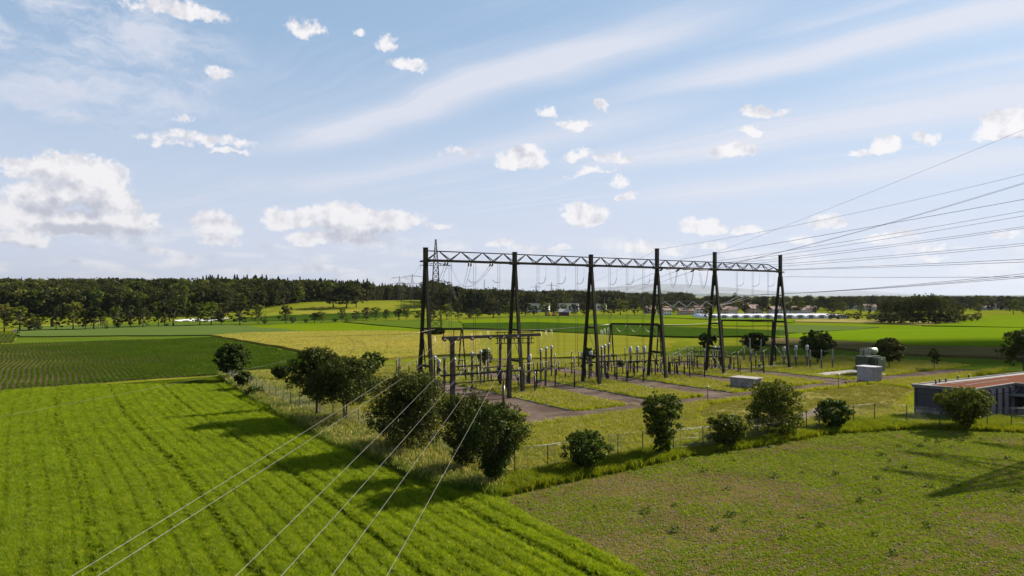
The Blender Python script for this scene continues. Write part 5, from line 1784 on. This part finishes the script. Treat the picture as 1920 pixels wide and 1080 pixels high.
# ------------------------------------------------------------------ transformers, hut, lamps
x, y = G(1629, 704)
tr = thing('power_transformer', 'dark green power transformer with pale conservator drum', 'transformer', (x, y, 0), TH)
MB().box((0, 0, 0.12), (5.6, 3.4, 0.24)).build('plinth', M['concrete'], tr)
tank = MB().box((-0.2, 0, 1.75), (3.6, 1.7, 2.8)).build('tank', M['green'], tr)
MB().box((-0.2, 0, 3.2), (3.9, 1.95, 0.12)).build('tank_lid', M['green'], tr)
for side in (-1, 1):
    for k in range(9):
        MB().box((-1.0 + 0.37 * k, side * 1.30, 1.9), (0.10, 0.75, 2.3)).build('radiator_fin', M['palegreen' if k > 2 else 'green'], tr)
for k in range(4):
    MB().box((2.15, -0.6 + .4 * k, 1.8), (0.85, 0.10, 2.2)).build('radiator_fin', M['palegreen'], tr)
MB().lathe((0.15, 0.25, 4.0), [(0.05, 0), (0.50, 0.02), (0.56, 0.06), (0.56, 1.75), (0.50, 1.8), (0.05, 1.82)], 16, (1, -0.15, 0)).build('conservator', M['palegreen'], tr)
for dx in (0.5, 1.5):
    MB().bar((dx, 0.2, 3.2), (dx, 0.2, 3.6), 0.16).build('conservator_bracket', M['green'], tr)
for k, (dx, dy, h) in enumerate([(-1.9, -0.5, 1.15), (-1.35, -0.5, 1.35), (-0.8, -0.5, 1.35), (-1.6, 0.5, 1.2), (-1.0, 0.5, 1.25), (-0.4, 0.5, 1.2)]):
    bsh = MB().lathe((dx, dy, 3.2), [(0.16, 0), (0.16, 0.15)] + ribs(0.06, 0.12, 0.15, h, 7) + [(0.02, h + 0.15)], 8)
    bsh.build('bushing', M['porcgrey'], tr)
MB().box((0.9, -1.70, 2.75), (0.42, 0.02, 0.20)).build('rating_plate', M['white'], tr)

x, y = G(1627, 716)
wt = thing('pale_transformer', 'pale lilac finned tank with a lid in front of the green transformer', 'transformer', (x, y, 0), TH)
MB().prism([(-1.1, -1.0), (-0.75, -1.3), (1.15, -1.3), (1.15, 1.2), (-0.8, 1.2), (-1.1, 0.9)], 0.25, 2.30).build('tank', M['lilac'], wt)
MB().prism([(-1.25, -1.1), (-0.85, -1.5), (1.35, -1.5), (1.35, 1.35), (-0.9, 1.35), (-1.25, 1.0)], 2.30, 2.42).build('lid', M['white'], wt)
for k in range(7):
    MB().box((-0.62 + .29 * k, -1.42, 1.28), (0.07, 0.22, 1.95)).build('fin', M['lilac'], wt)
for k in range(7):
    MB().box((1.27, -1.05 + .33 * k, 1.28), (0.22, 0.07, 1.95)).build('fin', M['lilac'], wt)
for s in (-0.85, 0.85):
    MB().box((0.05, s, 0.14), (2.5, 0.22, 0.22)).build('skid', M['steel2'], wt)
for k in range(2):
    MB().box((0.2 + .75 * k, -1.56, 2.22), (0.16, 0.12, 0.22)).build('lifting_lug', M['white'], wt)

hA, hB, hC = Vector((31.1, 97.3, 0)), Vector((33.6, 94.9, 0)), Vector((35.4, 96.6, 0))
hD = hA + (hC - hB)
hut = thing('concrete_hut', 'low grey concrete hut with two dark openings and dark scrawls', 'hut', (hA + hC) / 2)
o = (hA + hC) / 2
wallp = [hA - o, hB - o, hC - o, hD - o]
MB().prism([(p.x, p.y) for p in wallp], 0, 1.42).build('wall', M['concrete'], hut)
MB().prism([(p.x * 1.07, p.y * 1.07) for p in wallp], 1.42, 1.56).build('roof_slab', M['concrete'], hut)
dr = (hC - hB).normalized()
nr = Vector((dr.y, -dr.x, 0))
for k in (0.34, 0.68):
    p = hB.lerp(hC, k) - o + nr * 0.012 + Vector((0, 0, 0.98))
    MB().box(p, (0.5, 0.04, 0.52), math.atan2(dr.y, dr.x)).build('opening', M['black'], hut)
dl = (hB - hA).normalized()
nl = Vector((dl.y, -dl.x, 0))
sc = MB()
sr = random.Random(4)
for k in range(26):
    s0 = 2.0 + sr.uniform(-0.45, 0.55)
    z0 = 0.25 + sr.random() * 0.75
    p = hA - o + dl * s0 + nl * 0.012 + Vector((0, 0, z0))
    sc.bar(p, p + dl * sr.uniform(-.18, .18) + Vector((0, 0, sr.uniform(-.2, .2))), 0.05, 0.012)
for k in range(3):
    p = hA - o + dl * 0.2 + nl * 0.012 + Vector((0, 0, 0.5 + .28 * k))
    sc.bar(p, p + dl * 0.22 + Vector((0, 0, 0.14)), 0.07, 0.012)
sc.build('graffiti', M['black'], hut)

for px, ft, tp, lab in [(1327, 757, 724, 'thin lamp post on the front edge of the service road'), (1572, 729, 701, 'thin lamp post left of the pale tank')]:
    x, y = G(px, ft)
    H = Zat(tp, y)
    t = thing('lamp_post', lab, 'lamp post', (x, y, 0))
    MB().tube([(0, 0, 0), (0, 0, H - 0.2)], 0.045, 7).build('post', M['steel2'], t)
    MB().lathe((0, 0, H - 0.22), [(0.05, 0), (0.13, 0.04), (0.12, 0.13), (0.20, 0.15), (0.18, 0.2), (0.03, 0.26)], 10).build('lamp_head', M['white'], t)
# marker stakes
for px, ft, tp, lab in [(1002, 739, 731, 'short stake in the first grass island'), (1277, 716, 709, 'short stake in the third grass island'), (1389, 708, 698, 'short stake behind the concrete hut')]:
    x, y = G(px, ft)
    t = thing('marker_stake', lab, 'stake', (x, y, 0))
    MB().bar((0, 0, 0), (0, 0, Zat(tp, y)), 0.07).build('stake', M['steel2'], t)
    MB().box((0, 0, Zat(tp, y)), (0.1, 0.1, 0.05)).build('cap', M['greysteel'], t)

# ------------------------------------------------------------------ flat roofed building
BL, BR, BRF, BBF = Vector((43.7, 74.2, 0)), Vector((47.9, 70.6, 0)), Vector((55.8, 75.6, 0)), Vector((64.6, 86.0, 0))
HB = 3.4
wing = Vector((BRF.x + 0.9 * UY * 9, BRF.y - 0.9 * UX * 9, 0))
far1, far2 = wing + Vector((UX, UY, 0)) * 16, BBF + Vector((UX, UY, 0)) * 9
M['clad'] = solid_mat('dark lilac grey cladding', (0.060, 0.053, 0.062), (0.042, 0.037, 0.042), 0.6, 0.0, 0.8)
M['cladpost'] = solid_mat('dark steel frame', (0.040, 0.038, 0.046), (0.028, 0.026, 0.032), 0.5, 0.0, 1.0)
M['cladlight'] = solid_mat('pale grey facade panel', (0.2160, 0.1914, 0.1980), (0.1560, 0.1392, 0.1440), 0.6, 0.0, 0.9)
M['fascia'] = solid_mat('weathered zinc edge', (0.200, 0.185, 0.175), (0.120, 0.108, 0.100), 0.7, 0.0, 1.2, 0.0, 0.1)


def gravel_mat():
    m, b = new_mat('red roof gravel')
    pos = b.n('ShaderNodeNewGeometry').outputs['Position']
    f = b.noise(pos, 16.0, 5, 0.75)
    g = b.noise(pos, 0.6, 5, 0.6)
    col = b.mix(b.ramp(f, 0.35, 0.65), rgb((0.090, 0.034, 0.020)), rgb((0.150, 0.070, 0.046)))
    col = b.mix(b.ramp(g, 0.56, 0.7, 0, .6), col, rgb((0.085, 0.060, 0.040)))
    return finish(m, b, principled(b, col, 1.0, 0, bump(b, f, 0.7, 0.05), 0.0))


M['roofgravel'] = gravel_mat()
bld = thing('flat_building', 'low flat roofed building with red gravel roof at the right edge', 'building', BL)
foot = [BL, BR, BRF, wing, far1, far2, BBF]
loc = [(p - BL) for p in foot]
MB().prism([(p.x, p.y) for p in loc], 0.0, 0.75).build('plinth', M['concrete'], bld)
inner = []
cen = sum(loc, Vector()) / len(loc)
for p in loc:
    inner.append(p + (cen - p).normalized() * 0.10)
MB().prism([(p.x, p.y) for p in inner], 0.75, HB - 0.22).build('wall', M['clad'], bld)
# roof: fascia ring and gravel inside
roof_out = [p - (cen - p).normalized() * 0.28 for p in loc]
roof = MB().prism([(p.x, p.y) for p in roof_out], HB - 0.22, HB).build('roof_edge', M['fascia'], bld)
rin = [p + (cen - p).normalized() * 0.30 for p in loc]
rin[0] = loc[0] + (loc[1] - loc[0]).normalized() * 1.0 + (loc[6] - loc[0]).normalized() * 1.2
rin[6] = loc[6] + (loc[1] - loc[0]).normalized() * 0.9
rin[5] = loc[5] + (loc[1] - loc[0]).normalized() * 0.9
MB().add([(p.x, p.y, HB + 0.012) for p in rin], [tuple(range(len(rin)))]).build('roof_gravel', M['roofgravel'], roof)
tr_ = MB()
for i in range(len(roof_out)):
    a, c = roof_out[i], roof_out[(i + 1) % len(roof_out)]
    tr_.bar((a.x, a.y, HB + 0.05), (c.x, c.y, HB + 0.05), 0.22, 0.10)
tr_.build('parapet_cap', M['fascia'], roof)
ld = (loc[2] - loc[1]).normalized()
for q in (0.38, 0.62):
    p, e = loc[0].lerp(loc[1], q) + ld * 3.0, loc[0].lerp(loc[1], q) + ld * 13
    MB().bar((p.x, p.y, HB + 0.04), (e.x, e.y, HB + 0.04), 0.10, 0.05).build('roof_strip', M['fascia'], roof)
for d_, q in ((2.6, .16), (4.2, .10), (5.3, .12), (9.0, .05), (11.5, .05)):
    p = loc[0].lerp(loc[1], q) + ld * d_
    MB().lathe((p.x, p.y, HB + 0.01), [(0.08, 0), (0.08, 0.3), (0.13, 0.32), (0.12, 0.40), (0.02, 0.42)], 8).build('roof_vent', M['cladpost'], roof)
# end wall: frame posts, vertical boards, header, base rail
ed = (loc[1] - loc[0])
eL = ed.length
ed.normalize()
en = Vector((ed.y, -ed.x, 0))
ang = math.atan2(ed.y, ed.x)
for s in (0.12, 2.55, eL - 0.12):
    p = loc[0] + ed * s + en * 0.06
    MB().box((p.x, p.y, 1.75), (0.18, 0.16, 2.85), ang).build('frame_post', M['cladpost'], bld)
for a, c in ((0.3, 2.4), (2.75, eL - 0.3)):
    n = int((c - a) / 0.16)
    for k in range(n):
        p = loc[0] + ed * (a + (k + .5) * (c - a) / n) - en * 0.03
        MB().box((p.x, p.y, 1.60 + 0.0), ((c - a) / n - 0.025, 0.10, 1.65), ang).build('board', M['clad'], bld)
    p = loc[0] + ed * ((a + c) / 2) - en * 0.02
    MB().box((p.x, p.y, 2.80), (c - a, 0.12, 0.55), ang).build('header_panel', M['clad'], bld)
    MB().box((p.x, p.y, 0.76), (c - a, 0.22, 0.05), ang).build('base_rail', M['fascia'], bld)
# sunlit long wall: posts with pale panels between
ln = Vector((ld.y, -ld.x, 0))
lang = math.atan2(ld.y, ld.x)
LL = (loc[2] - loc[1]).length
np_ = 6
for k in range(np_ + 1):
    p = loc[1] + ld * (0.12 + (LL - 0.24) * k / np_) + ln * 0.08
    MB().box((p.x, p.y, 1.72), (0.22, 0.22, 2.9), lang).build('frame_post', M['cladpost'], bld)
for k in range(np_):
    p = loc[1] + ld * (0.12 + (LL - 0.24) * (k + .5) / np_) - ln * 0.02
    w = (LL - 0.24) / np_ - 0.34
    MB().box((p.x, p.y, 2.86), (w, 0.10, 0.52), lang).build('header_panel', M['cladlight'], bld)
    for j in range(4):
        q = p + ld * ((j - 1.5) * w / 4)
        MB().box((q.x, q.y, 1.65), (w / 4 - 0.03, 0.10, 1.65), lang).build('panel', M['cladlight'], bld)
# canopy and dark entrance at the inner corner
wd = (loc[3] - loc[2]).normalized()
p = loc[2] + wd * 2.2 - ld * 0.9
MB().box((p.x, p.y, 2.25), (1.9, 4.2, 0.14), lang).build('canopy', M['fascia'], bld)
MB().bar(loc[2] - ld * 1.6 + wd * 0.4 + Vector((0, 0, 2.3)), loc[2] - ld * 0.1 + wd * 0.4 + Vector((0, 0, 3.1)), 0.05).build('canopy_stay', M['fascia'], bld)
for k in range(3):
    q = loc[2] + wd * (1.0 + 1.5 * k) - ld * 0.13
    MB().box((q.x, q.y, 1.45), (0.10, 1.2, 1.3), lang).build('window', M['black'], bld)

# ------------------------------------------------------------------ fence
fence_px = [(428, 716), (470, 733), (505, 749), (545, 768), (600, 786), (650, 799), (720, 822), (790, 842), (850, 862), (905, 893), (965, 892), (1027, 884), (1110, 868), (1205, 855), (1318, 845), (1420, 827), (1512, 812), (1560, 803), (1640, 793), (1700, 797), (1762, 806), (1851, 804), (1985, 800)]
FPT = [Vector((*G(*p), 0)) for p in fence_px]
fence = thing('wire_fence', 'tall wire mesh fence on steel posts round the substation', 'fence', FPT[9])
o0 = FPT[9]
M['meshwire'] = solid_mat('galvanised mesh wire', (0.2520, 0.2520, 0.2400), (0.1800, 0.1800, 0.1740), 0.5, 0.2)
post_me = MB().tube([(0, 0, 0), (0, 0, 2.0), (0, 0, 2.05)], 0.045, 6).mesh('post')
post_me.materials.append(M['greysteel'])
mesh, strands = MB(), MB()
for i in range(len(FPT) - 1):
    a, c = FPT[i], FPT[i + 1]
    L = (c - a).length
    n = max(1, round(L / 2.8))
    d = (c - a) / L
    for k in range(n):
        p = a.lerp(c, k / n) - o0
        ob = bpy.data.objects.new('post', post_me)
        COL.objects.link(ob)
        ob.parent, ob.location = fence, p
    near_side = i >= 9
    step = 0.26
    m = int(L / step)
    for k in range(-7, m):
        for s in (1, -1):
            s0, s1 = k * step, k * step + 1.8
            z0, z1 = (0.1, 1.9) if s > 0 else (1.9, 0.1)
            t0, t1 = max(0, s0), min(L, s1)
            if t1 <= t0:
                continue
            f0, f1 = (t0 - s0) / 1.8, (t1 - s0) / 1.8
            pa_, pb_ = a + d * t0 - o0, a + d * t1 - o0
            mesh.bar(pa_ + Vector((0, 0, z0 + (z1 - z0) * f0)), pb_ + Vector((0, 0, z0 + (z1 - z0) * f1)), 0.004)
    for z in ((0.5, 1.2, 1.92, 2.02) if near_side else (1.0, 1.92)):
        strands.tube([a - o0 + Vector((0, 0, z)), c - o0 + Vector((0, 0, z))], 0.007, 4)
mo = mesh.build('wire_mesh', M['meshwire'], fence)
mo['kind'] = 'stuff'
strands.build('strand_wires', M['meshwire'], fence)
# extra pale bars imitating sun glints on the near fence wires
for (p0, p1, zs, lab) in [((1262, 851), (1332, 842), (0.7, 1.1, 1.5, 1.9), 'bundle of pale bars imitating sun glints on the fence right of the tall shrub'), ((975, 891), (1048, 881), (1.85, 2.0), 'pair of pale bars imitating sun glints on the fence right of the corner tree'),
                          ((1138, 864), (1165, 860), (0.9, 1.5, 1.9), 'short pale bars imitating sun glints on the fence right of the first round bush')]:
    a, c = Vector((*G(*p0), 0)), Vector((*G(*p1), 0))
    t = thing('glint_bars', lab, 'glint bars', a)
    for z in zs:
        MB().tube([Vector((0.1, -0.12, z)), c - a + Vector((0.1, -0.12, z + 0.06))], 0.011, 5).build('rail', M['meshwire'], t)
    for f in (0.15, 0.85):
        p = (c - a) * f + Vector((0.1, -0.10, 0))
        MB().bar(p, p + Vector((0, 0, zs[-1])), 0.03).build('upright', M['meshwire'], t)

# ------------------------------------------------------------------ town
M['plaster'] = solid_mat('pale plaster', (0.62, 0.58, 0.52), (0.48, 0.45, 0.41), 0.8, 0, 0.3)
M['plaster2'] = solid_mat('ochre plaster', (0.46, 0.36, 0.25), (0.36, 0.28, 0.20), 0.8, 0, 0.3)
M['tiles'] = solid_mat('brown roof tiles', (0.16, 0.085, 0.058), (0.10, 0.060, 0.045), 0.8, 0, 0.5)
M['slate'] = solid_mat('grey roofing', (0.24, 0.23, 0.23), (0.16, 0.155, 0.155), 0.7, 0, 0.5)
M['pane'] = solid_mat('dark window glass', (0.030, 0.034, 0.040), (0.018, 0.020, 0.024), 0.15, 0, 0.5)
M['brickred'] = solid_mat('dark red wood', (0.10, 0.035, 0.025), (0.06, 0.025, 0.02), 0.8, 0, 0.5)
M['film'] = solid_mat('white tunnel film', (0.62, 0.60, 0.62), (0.50, 0.47, 0.50), 0.5, 0, 0.2)


def house(px, foot, top, hw, label, wall='plaster', roof='tiles', flat=False, rz=0.0, nwin=3, depth=9.0, storeys=2, eave=None):
    x, y = G(px, foot)
    H = Zat(top, y)
    W = 2 * hw / FPX * y
    he = eave or (H * (0.62 if not flat else 0.94))
    t = thing('house' if not flat else 'flat_house', label, 'house' if not flat else 'building', (x, y, 0), rz)
    MB().prism([(-W / 2, -depth / 2), (W / 2, -depth / 2), (W / 2, depth / 2), (-W / 2, depth / 2)], -0.2, he).build('wall', M[wall], t)
    if flat:
        MB().box((0, 0, he + (H - he) / 2), (W + 0.6, depth + 0.6, H - he)).build('roof', M[roof], t)
    else:
        r_ = MB()
        w2, d2 = W / 2 + 0.5, depth / 2 + 0.6
        r_.add([(-w2, -d2, he - .3), (w2, -d2, he - .3), (w2, d2, he - .3), (-w2, d2, he - .3), (-w2, 0, H), (w2, 0, H)],
               [(0, 1, 5, 4), (2, 3, 4, 5), (0, 4, 3), (1, 2, 5), (0, 3, 2, 1)])
        rf = r_.build('roof', M[roof], t)
        MB().box((W * .2, 0.8, H + 0.1), (0.7, 0.7, 1.4)).build('chimney', M['tiles'], rf)
    for s in range(storeys):
        for k in range(nwin):
            wx_ = (k + 0.5) / nwin * W - W / 2
            zc = he * (s + 0.55) / storeys
            wn = MB().box((wx_, -depth / 2 - 0.03, zc), (min(1.3, W / nwin * .5), 0.1, he / storeys * .42)).build('window', M['pane'], t)
    return t


town = [
    (1246, 592, 574, 8, 'white gabled house left of the fourth gantry tower', {}), (1218, 588, 573, 9, 'brown roofed house at the left end of the town', {'wall': 'plaster2'}),
    (1285, 590, 577, 13, 'long brown roofed house behind the lower lattice beam', {'wall': 'plaster2', 'nwin': 5}), (1310, 588, 573, 9, 'pale house behind the lone town tree', {}),
    (1362, 588, 574, 11, 'ochre apartment house right of the fifth tower', {'wall': 'plaster2', 'nwin': 4}), (1375, 589, 575, 7, 'white house with three floors right of the fifth tower', {'storeys': 3}),
    (1412, 588, 571, 11, 'steep brown gabled house in the middle of the town', {'wall': 'plaster2'}), (1452, 588, 574, 10, 'brown roofed house left of the sixth tower', {}),
    (1486, 587, 574, 8, 'white gabled house right of the sixth tower', {}), (1505, 588, 576, 9, 'white house with dark windows above the tunnels', {}), (1520, 586, 573, 8, 'ochre gabled house right of the white house', {'wall': 'plaster2'}),
    (1600, 580, 569, 13, 'flat white building before the skyline trees', {'flat': True, 'roof': 'slate', 'nwin': 5}), (1630, 583, 570, 10, 'brown gabled house left of the copse', {}),
    (1807, 577, 566, 10, 'white gabled house right of the copse', {'storeys': 1}), (1872, 580, 566, 17, 'long pale apartment block at the far right', {'nwin': 7}), (1850, 581, 573, 8, 'small dark roofed house left of the apartment block', {}),
    (1690, 572, 560, 8, 'small pale house on the skyline behind the copse', {}), (1470, 578, 566, 7, 'small grey house high in the town', {'roof': 'slate'}), (1400, 580, 566, 8, 'small pale house behind the steep gabled house', {}),
]
for px, ft, tp, hw, lab, kw in town:
    house(px, ft, tp, hw, lab, rz=random.uniform(-0.35, 0.35), **kw)
farm = [
    (1058, 592, 579, 9, 'red barn with white door behind the second bay', dict(wall='brickred', roof='slate', nwin=1, storeys=1)), (1010, 585, 569, 20, 'long grey roofed hall behind the far hedge', dict(flat=True, roof='slate', nwin=6, storeys=1)),
    (1065, 584, 569, 20, 'grey industrial hall with a blue end behind the hedge', dict(flat=True, roof='slate', nwin=6, storeys=1)), (1125, 582, 570, 12, 'low pale shed behind the third tower', dict(flat=True, roof='slate', nwin=4, storeys=1)),
    (1010, 572, 556, 6, 'white house half hidden on the wooded hill', {}), (1031, 570, 563, 7, 'white flat house on the wooded hill', dict(flat=True, roof='slate', nwin=4, storeys=1)), (945, 583, 571, 9, 'brown roofed barn left of the second tower', dict(wall='brickred', nwin=2, storeys=1)),
]
for px, ft, tp, hw, lab, kw in farm:
    house(px, ft, tp, hw, lab, rz=random.uniform(-0.2, 0.2), **kw)
# towers on the skyline
for px, tp, hw, Y, kind, lab in [(1260, 549, 2.6, 1000, 'block', 'dark high rise block on the town skyline'), (1288, 546, 2.4, 1000, 'church', 'dark church tower with onion spire on the skyline'), (1378, 549, 2.6, 1000, 'pale', 'pale silo tower on the town skyline')]:
    x = (px - 960) / FPX * Y
    H, W = Zat(tp, Y), 2 * hw / FPX * Y
    t = thing('skyline_tower', lab, 'tower', (x, Y, 0))
    wm = 'plaster' if kind == 'pale' else 'slate'
    if kind == 'church':
        MB().box((0, 0, H * .36), (W, W, H * .72)).build('wall', M['slate'], t)
        MB().lathe((0, 0, H * .72), [(W * .62, 0), (W * .66, H * .05), (W * .35, H * .12), (W * .3, H * .16), (W * .12, H * .22), (0.12, H * .28), (0.1, H * .36)], 10).build('spire', M['steel'], t)
        MB().box((0, -W / 2 - .05, H * .6), (W * .4, 0.2, H * .06)).build('clock', M['plaster'], t)
    else:
        MB().box((0, 0, H * .48), (W, W, H * .96)).build('wall', M[wm if kind == 'pale' else 'steel2'], t)
        MB().box((0, 0, H * .98), (W * .6, W * .6, H * .06)).build('roof_house', M['slate'], t)
        for k in range(5):
            MB().box((0, -W / 2 - .05, H * (.3 + .12 * k)), (W * .7, 0.2, H * .035)).build('window_band', M['pane'], t)
# white poly tunnels in front of the town
ta, tb = Vector((*G(1326, 598), 0)), Vector((*G(1590, 597), 0))
for k in range(13):
    a = ta.lerp(tb, k / 13)
    t = thing('poly_tunnel', 'white film tunnel before the town, %s from the left' % ORD[k], 'greenhouse', a, 0, 'white film tunnels before the town')
    W = (tb - ta).length / 13
    mb = MB()
    n = 8
    for j in range(2):
        mb.v += [(W / 2 - W / 2 * .98 * math.cos(math.pi * q / n), j * 34.0, 2.3 * math.sin(math.pi * q / n) ** 0.8 + 0.05) for q in range(n + 1)]
    mb.f = [(q, q + 1, n + 2 + q, n + 1 + q) for q in range(n)] + [tuple(range(n + 1)), tuple(reversed(range(n + 1, 2 * n + 2)))]
    mb.sm = [True] * n + [False] * 2
    mb.build('film_cover', M['film'], t)
    MB().box((W / 2, -0.05, 1.0), (W * .4, 0.06, 1.7)).build('door', M['porcgrey'], t)
# white fleece strips at the far left
fa = G(352, 603)
t = thing('fleece_sheets', 'white crop fleece lying on the field before the forest', 'fleece', (fa[0], fa[1], 0.1))
for k in range(5):
    mb = MB()
    nx = 10
    for j in range(2):
        mb.v += [((q - nx / 2) * 1.8, k * 9 + j * 6.5, 0.35 + 0.3 * math.sin(q * 1.7 + k)) for q in range(nx + 1)]
    mb.f = [(q, q + 1, nx + 2 + q, nx + 1 + q) for q in range(nx)]
    mb.sm = [True] * nx
    mb.build('sheet', M['film'], t)
# street poles, orange machines, white boards at the field edge
for px, ft, tp, lab in [(186, 619, 597, 'white pole among the far left trees'), (1133, 590, 557, 'tall thin lamp mast behind the third gantry tower')]:
    x, y = G(px, ft)
    t = thing('far_pole', lab, 'pole', (x, y, 0))
    MB().tube([(0, 0, 0), (0, 0, Zat(tp, y))], 0.16, 6, 0.08).build('mast', M['fascia'], t)
    MB().box((0.3, 0, Zat(tp, y)), (0.9, 0.25, 0.15)).build('lamp_head', M['fascia'], t)
for dx, lab in ((0, 'left white board post at the far left field corner'), (0.9, 'right white board post at the far left field corner')):
    x, y = G(25, 626)
    t = thing('board_post', lab, 'sign post', (x + dx, y, 0))
    MB().bar((0, 0, 0), (0, 0, 1.5), 0.08).build('post', M['greysteel'], t)
    MB().box((0, -0.06, 1.1), (0.45, 0.05, 1.0)).build('board', M['white'], t)
M['orange'] = solid_mat('faded orange paint', (0.55, 0.17, 0.03), (0.38, 0.12, 0.03), 0.6)
for px, lab in ((1027, 'larger orange farm trailer under the far hedge'), (1038, 'smaller orange farm trailer under the far hedge')):
    x, y = G(px, 592.5)
    t = thing('farm_trailer', lab, 'trailer', (x, y - 2, 0))
    MB().prism([(-1.2, -1), (1.2, -1), (1.2, 1), (-1.2, 1)], 0.6, 1.9).build('body', M['orange'], t)
    for s in (-.8, .8):
        MB().lathe((s, -1.0, 0.45), [(0.05, 0), (0.45, 0), (0.45, .2), (0.05, .2)], 10, (0, -1, 0)).build('wheel', M['black'], t)
    MB().bar((1.2, 0, 0.7), (2.2, 0, 0.5), 0.12).build('drawbar', M['steel2'], t)

# ------------------------------------------------------------------ far hills
def ridge(name, label, Y, rows, mat, depth, seed):
    nx = 160
    xs = np.linspace(-0.80, 0.80, nx) * Y
    px = 960 + FPX * xs / Y
    crest = np.interp(px, [r[0] for r in rows], [r[1] for r in rows])
    h = CAM_H + (HOR - crest) / FPX * Y
    h = np.maximum(h * (0.90 + 0.22 * (fbm(xs, xs * 0, 14.0 / Y, seed, 5) - 0.35)), -5)
    mb = MB()
    prof = ((-1.0, 0.0), (-0.6, 0.42), (-0.25, 0.8), (0, 1.0), (0.6, 0.5), (1.0, 0.0))
    for q, f in prof:
        mb.v += [(x, Y + q * depth, -0.5 + f * hh * (1 if f == 1 else 0.9 + 0.25 * math.sin(i * 0.7 + q * 9))) for i, (x, hh) in enumerate(zip(xs, h))]
    mb.f = [(j * nx + i, j * nx + i + 1, (j + 1) * nx + i + 1, (j + 1) * nx + i) for j in range(len(prof) - 1) for i in range(nx - 1)]
    mb.sm = [True] * len(mb.f)
    structure(mb.build(name, mat), label)


M['hillwood'] = field_mat('wooded far hill', (0.030, 0.045, 0.016), (0.055, 0.075, 0.025), None, 0.0009, 0.012, (1, 1), 0.95, 0.3, 20.0)
M['alps'] = field_mat('bare far mountain', (0.10, 0.11, 0.10), (0.20, 0.20, 0.20), None, 0.0005, 0.005, (1, 1), 0.95, 0.3, 40.0)
ridge('low_hills', 'low wooded hills on the horizon behind the town', 24000, [(0, 556), (860, 555), (1120, 553), (1180, 551), (1215, 545), (1250, 543), (1290, 549), (1320, 551), (1345, 548), (1370, 550), (1400, 553), (1440, 555), (1700, 554), (1920, 553)], M['hillwood'], 2500, 3)
ridge('mountains', 'faint blue mountain chain on the horizon', 40000, [(0, 556), (850, 556), (960, 548), (1030, 545), (1100, 540), (1170, 535), (1230, 529), (1290, 531), (1340, 535), (1400, 541), (1450, 545), (1560, 548), (1620, 545), (1680, 549), (1800, 554), (1920, 556)], M['alps'], 4000, 8)
structure(bpy.data.objects['ground'], 'wide flat green meadow ground reaching to the horizon')

# ------------------------------------------------------------------ the cloud whose shadow lies over the right of the yard
def shade_cloud():
    r = random.Random(3)
    alt = 1350.0
    shift = SUN_DIR * (alt / SUN_DIR.z)
    bm = bmesh.new()
    spots = [(70, 172, 22, 12), (98, 176, 34, 15), (140, 180, 44, 18), (190, 182, 52, 22), (245, 182, 60, 26), (305, 180, 66, 30),
             (52, 150, 15, 10), (74, 152, 26, 16), (108, 152, 34, 20), (150, 154, 42, 22), (205, 154, 52, 26), (270, 150, 62, 30),
             (64, 133, 16, 9), (88, 130, 22, 11), (120, 130, 30, 14), (160, 128, 36, 15)]
    for (x, y, a, b_) in spots:
        res = bmesh.ops.create_icosphere(bm, subdivisions=3, radius=1.0)
        for v in res['verts']:
            k = 1 + 0.20 * noise.noise(v.co * 2.2 + Vector((x, y, 0)) * .1) + 0.10 * noise.noise(v.co * 5.5 + Vector((x, y, 3)) * .1)
            v.co = Vector((x + v.co.x * a * k, y + v.co.y * b_ * k, alt + v.co.z * a * 0.22 * k)) + Vector((shift.x, shift.y, 0))
    me = bpy.data.meshes.new('cloud')
    bm.to_mesh(me)
    bm.free()
    me.polygons.foreach_set('use_smooth', [True] * len(me.polygons))
    me.materials.append(solid_mat('white cloud', (0.85, 0.85, 0.86), (0.80, 0.80, 0.82), 1.0, 0, 0.01))
    c = bpy.data.objects.new('cloud', me)
    COL.objects.link(c)
    tag(c, 'white cumulus cloud drifting above the right hand fields', 'cloud')


shade_cloud()

# ------------------------------------------------------------------ haze
def haze(density):
    mb = MB().box((0, 22800, 474.5), (80000, 46200, 951))
    m, b = new_mat('hazy summer air')
    pv_ = b.n('ShaderNodeVolumePrincipled')
    pv_.inputs['Color'].default_value = (0.44, 0.48, 0.56, 1)
    pv_.inputs['Density'].default_value = density
    pv_.inputs['Anisotropy'].default_value = 0.25
    out = b.n('ShaderNodeOutputMaterial')
    b.t.links.new(pv_.outputs[0], out.inputs['Volume'])
    o = mb.build('haze', m)
    tag(o, 'thin pale summer haze over the whole plain', 'haze', None, 'stuff')


haze(2.2e-5)
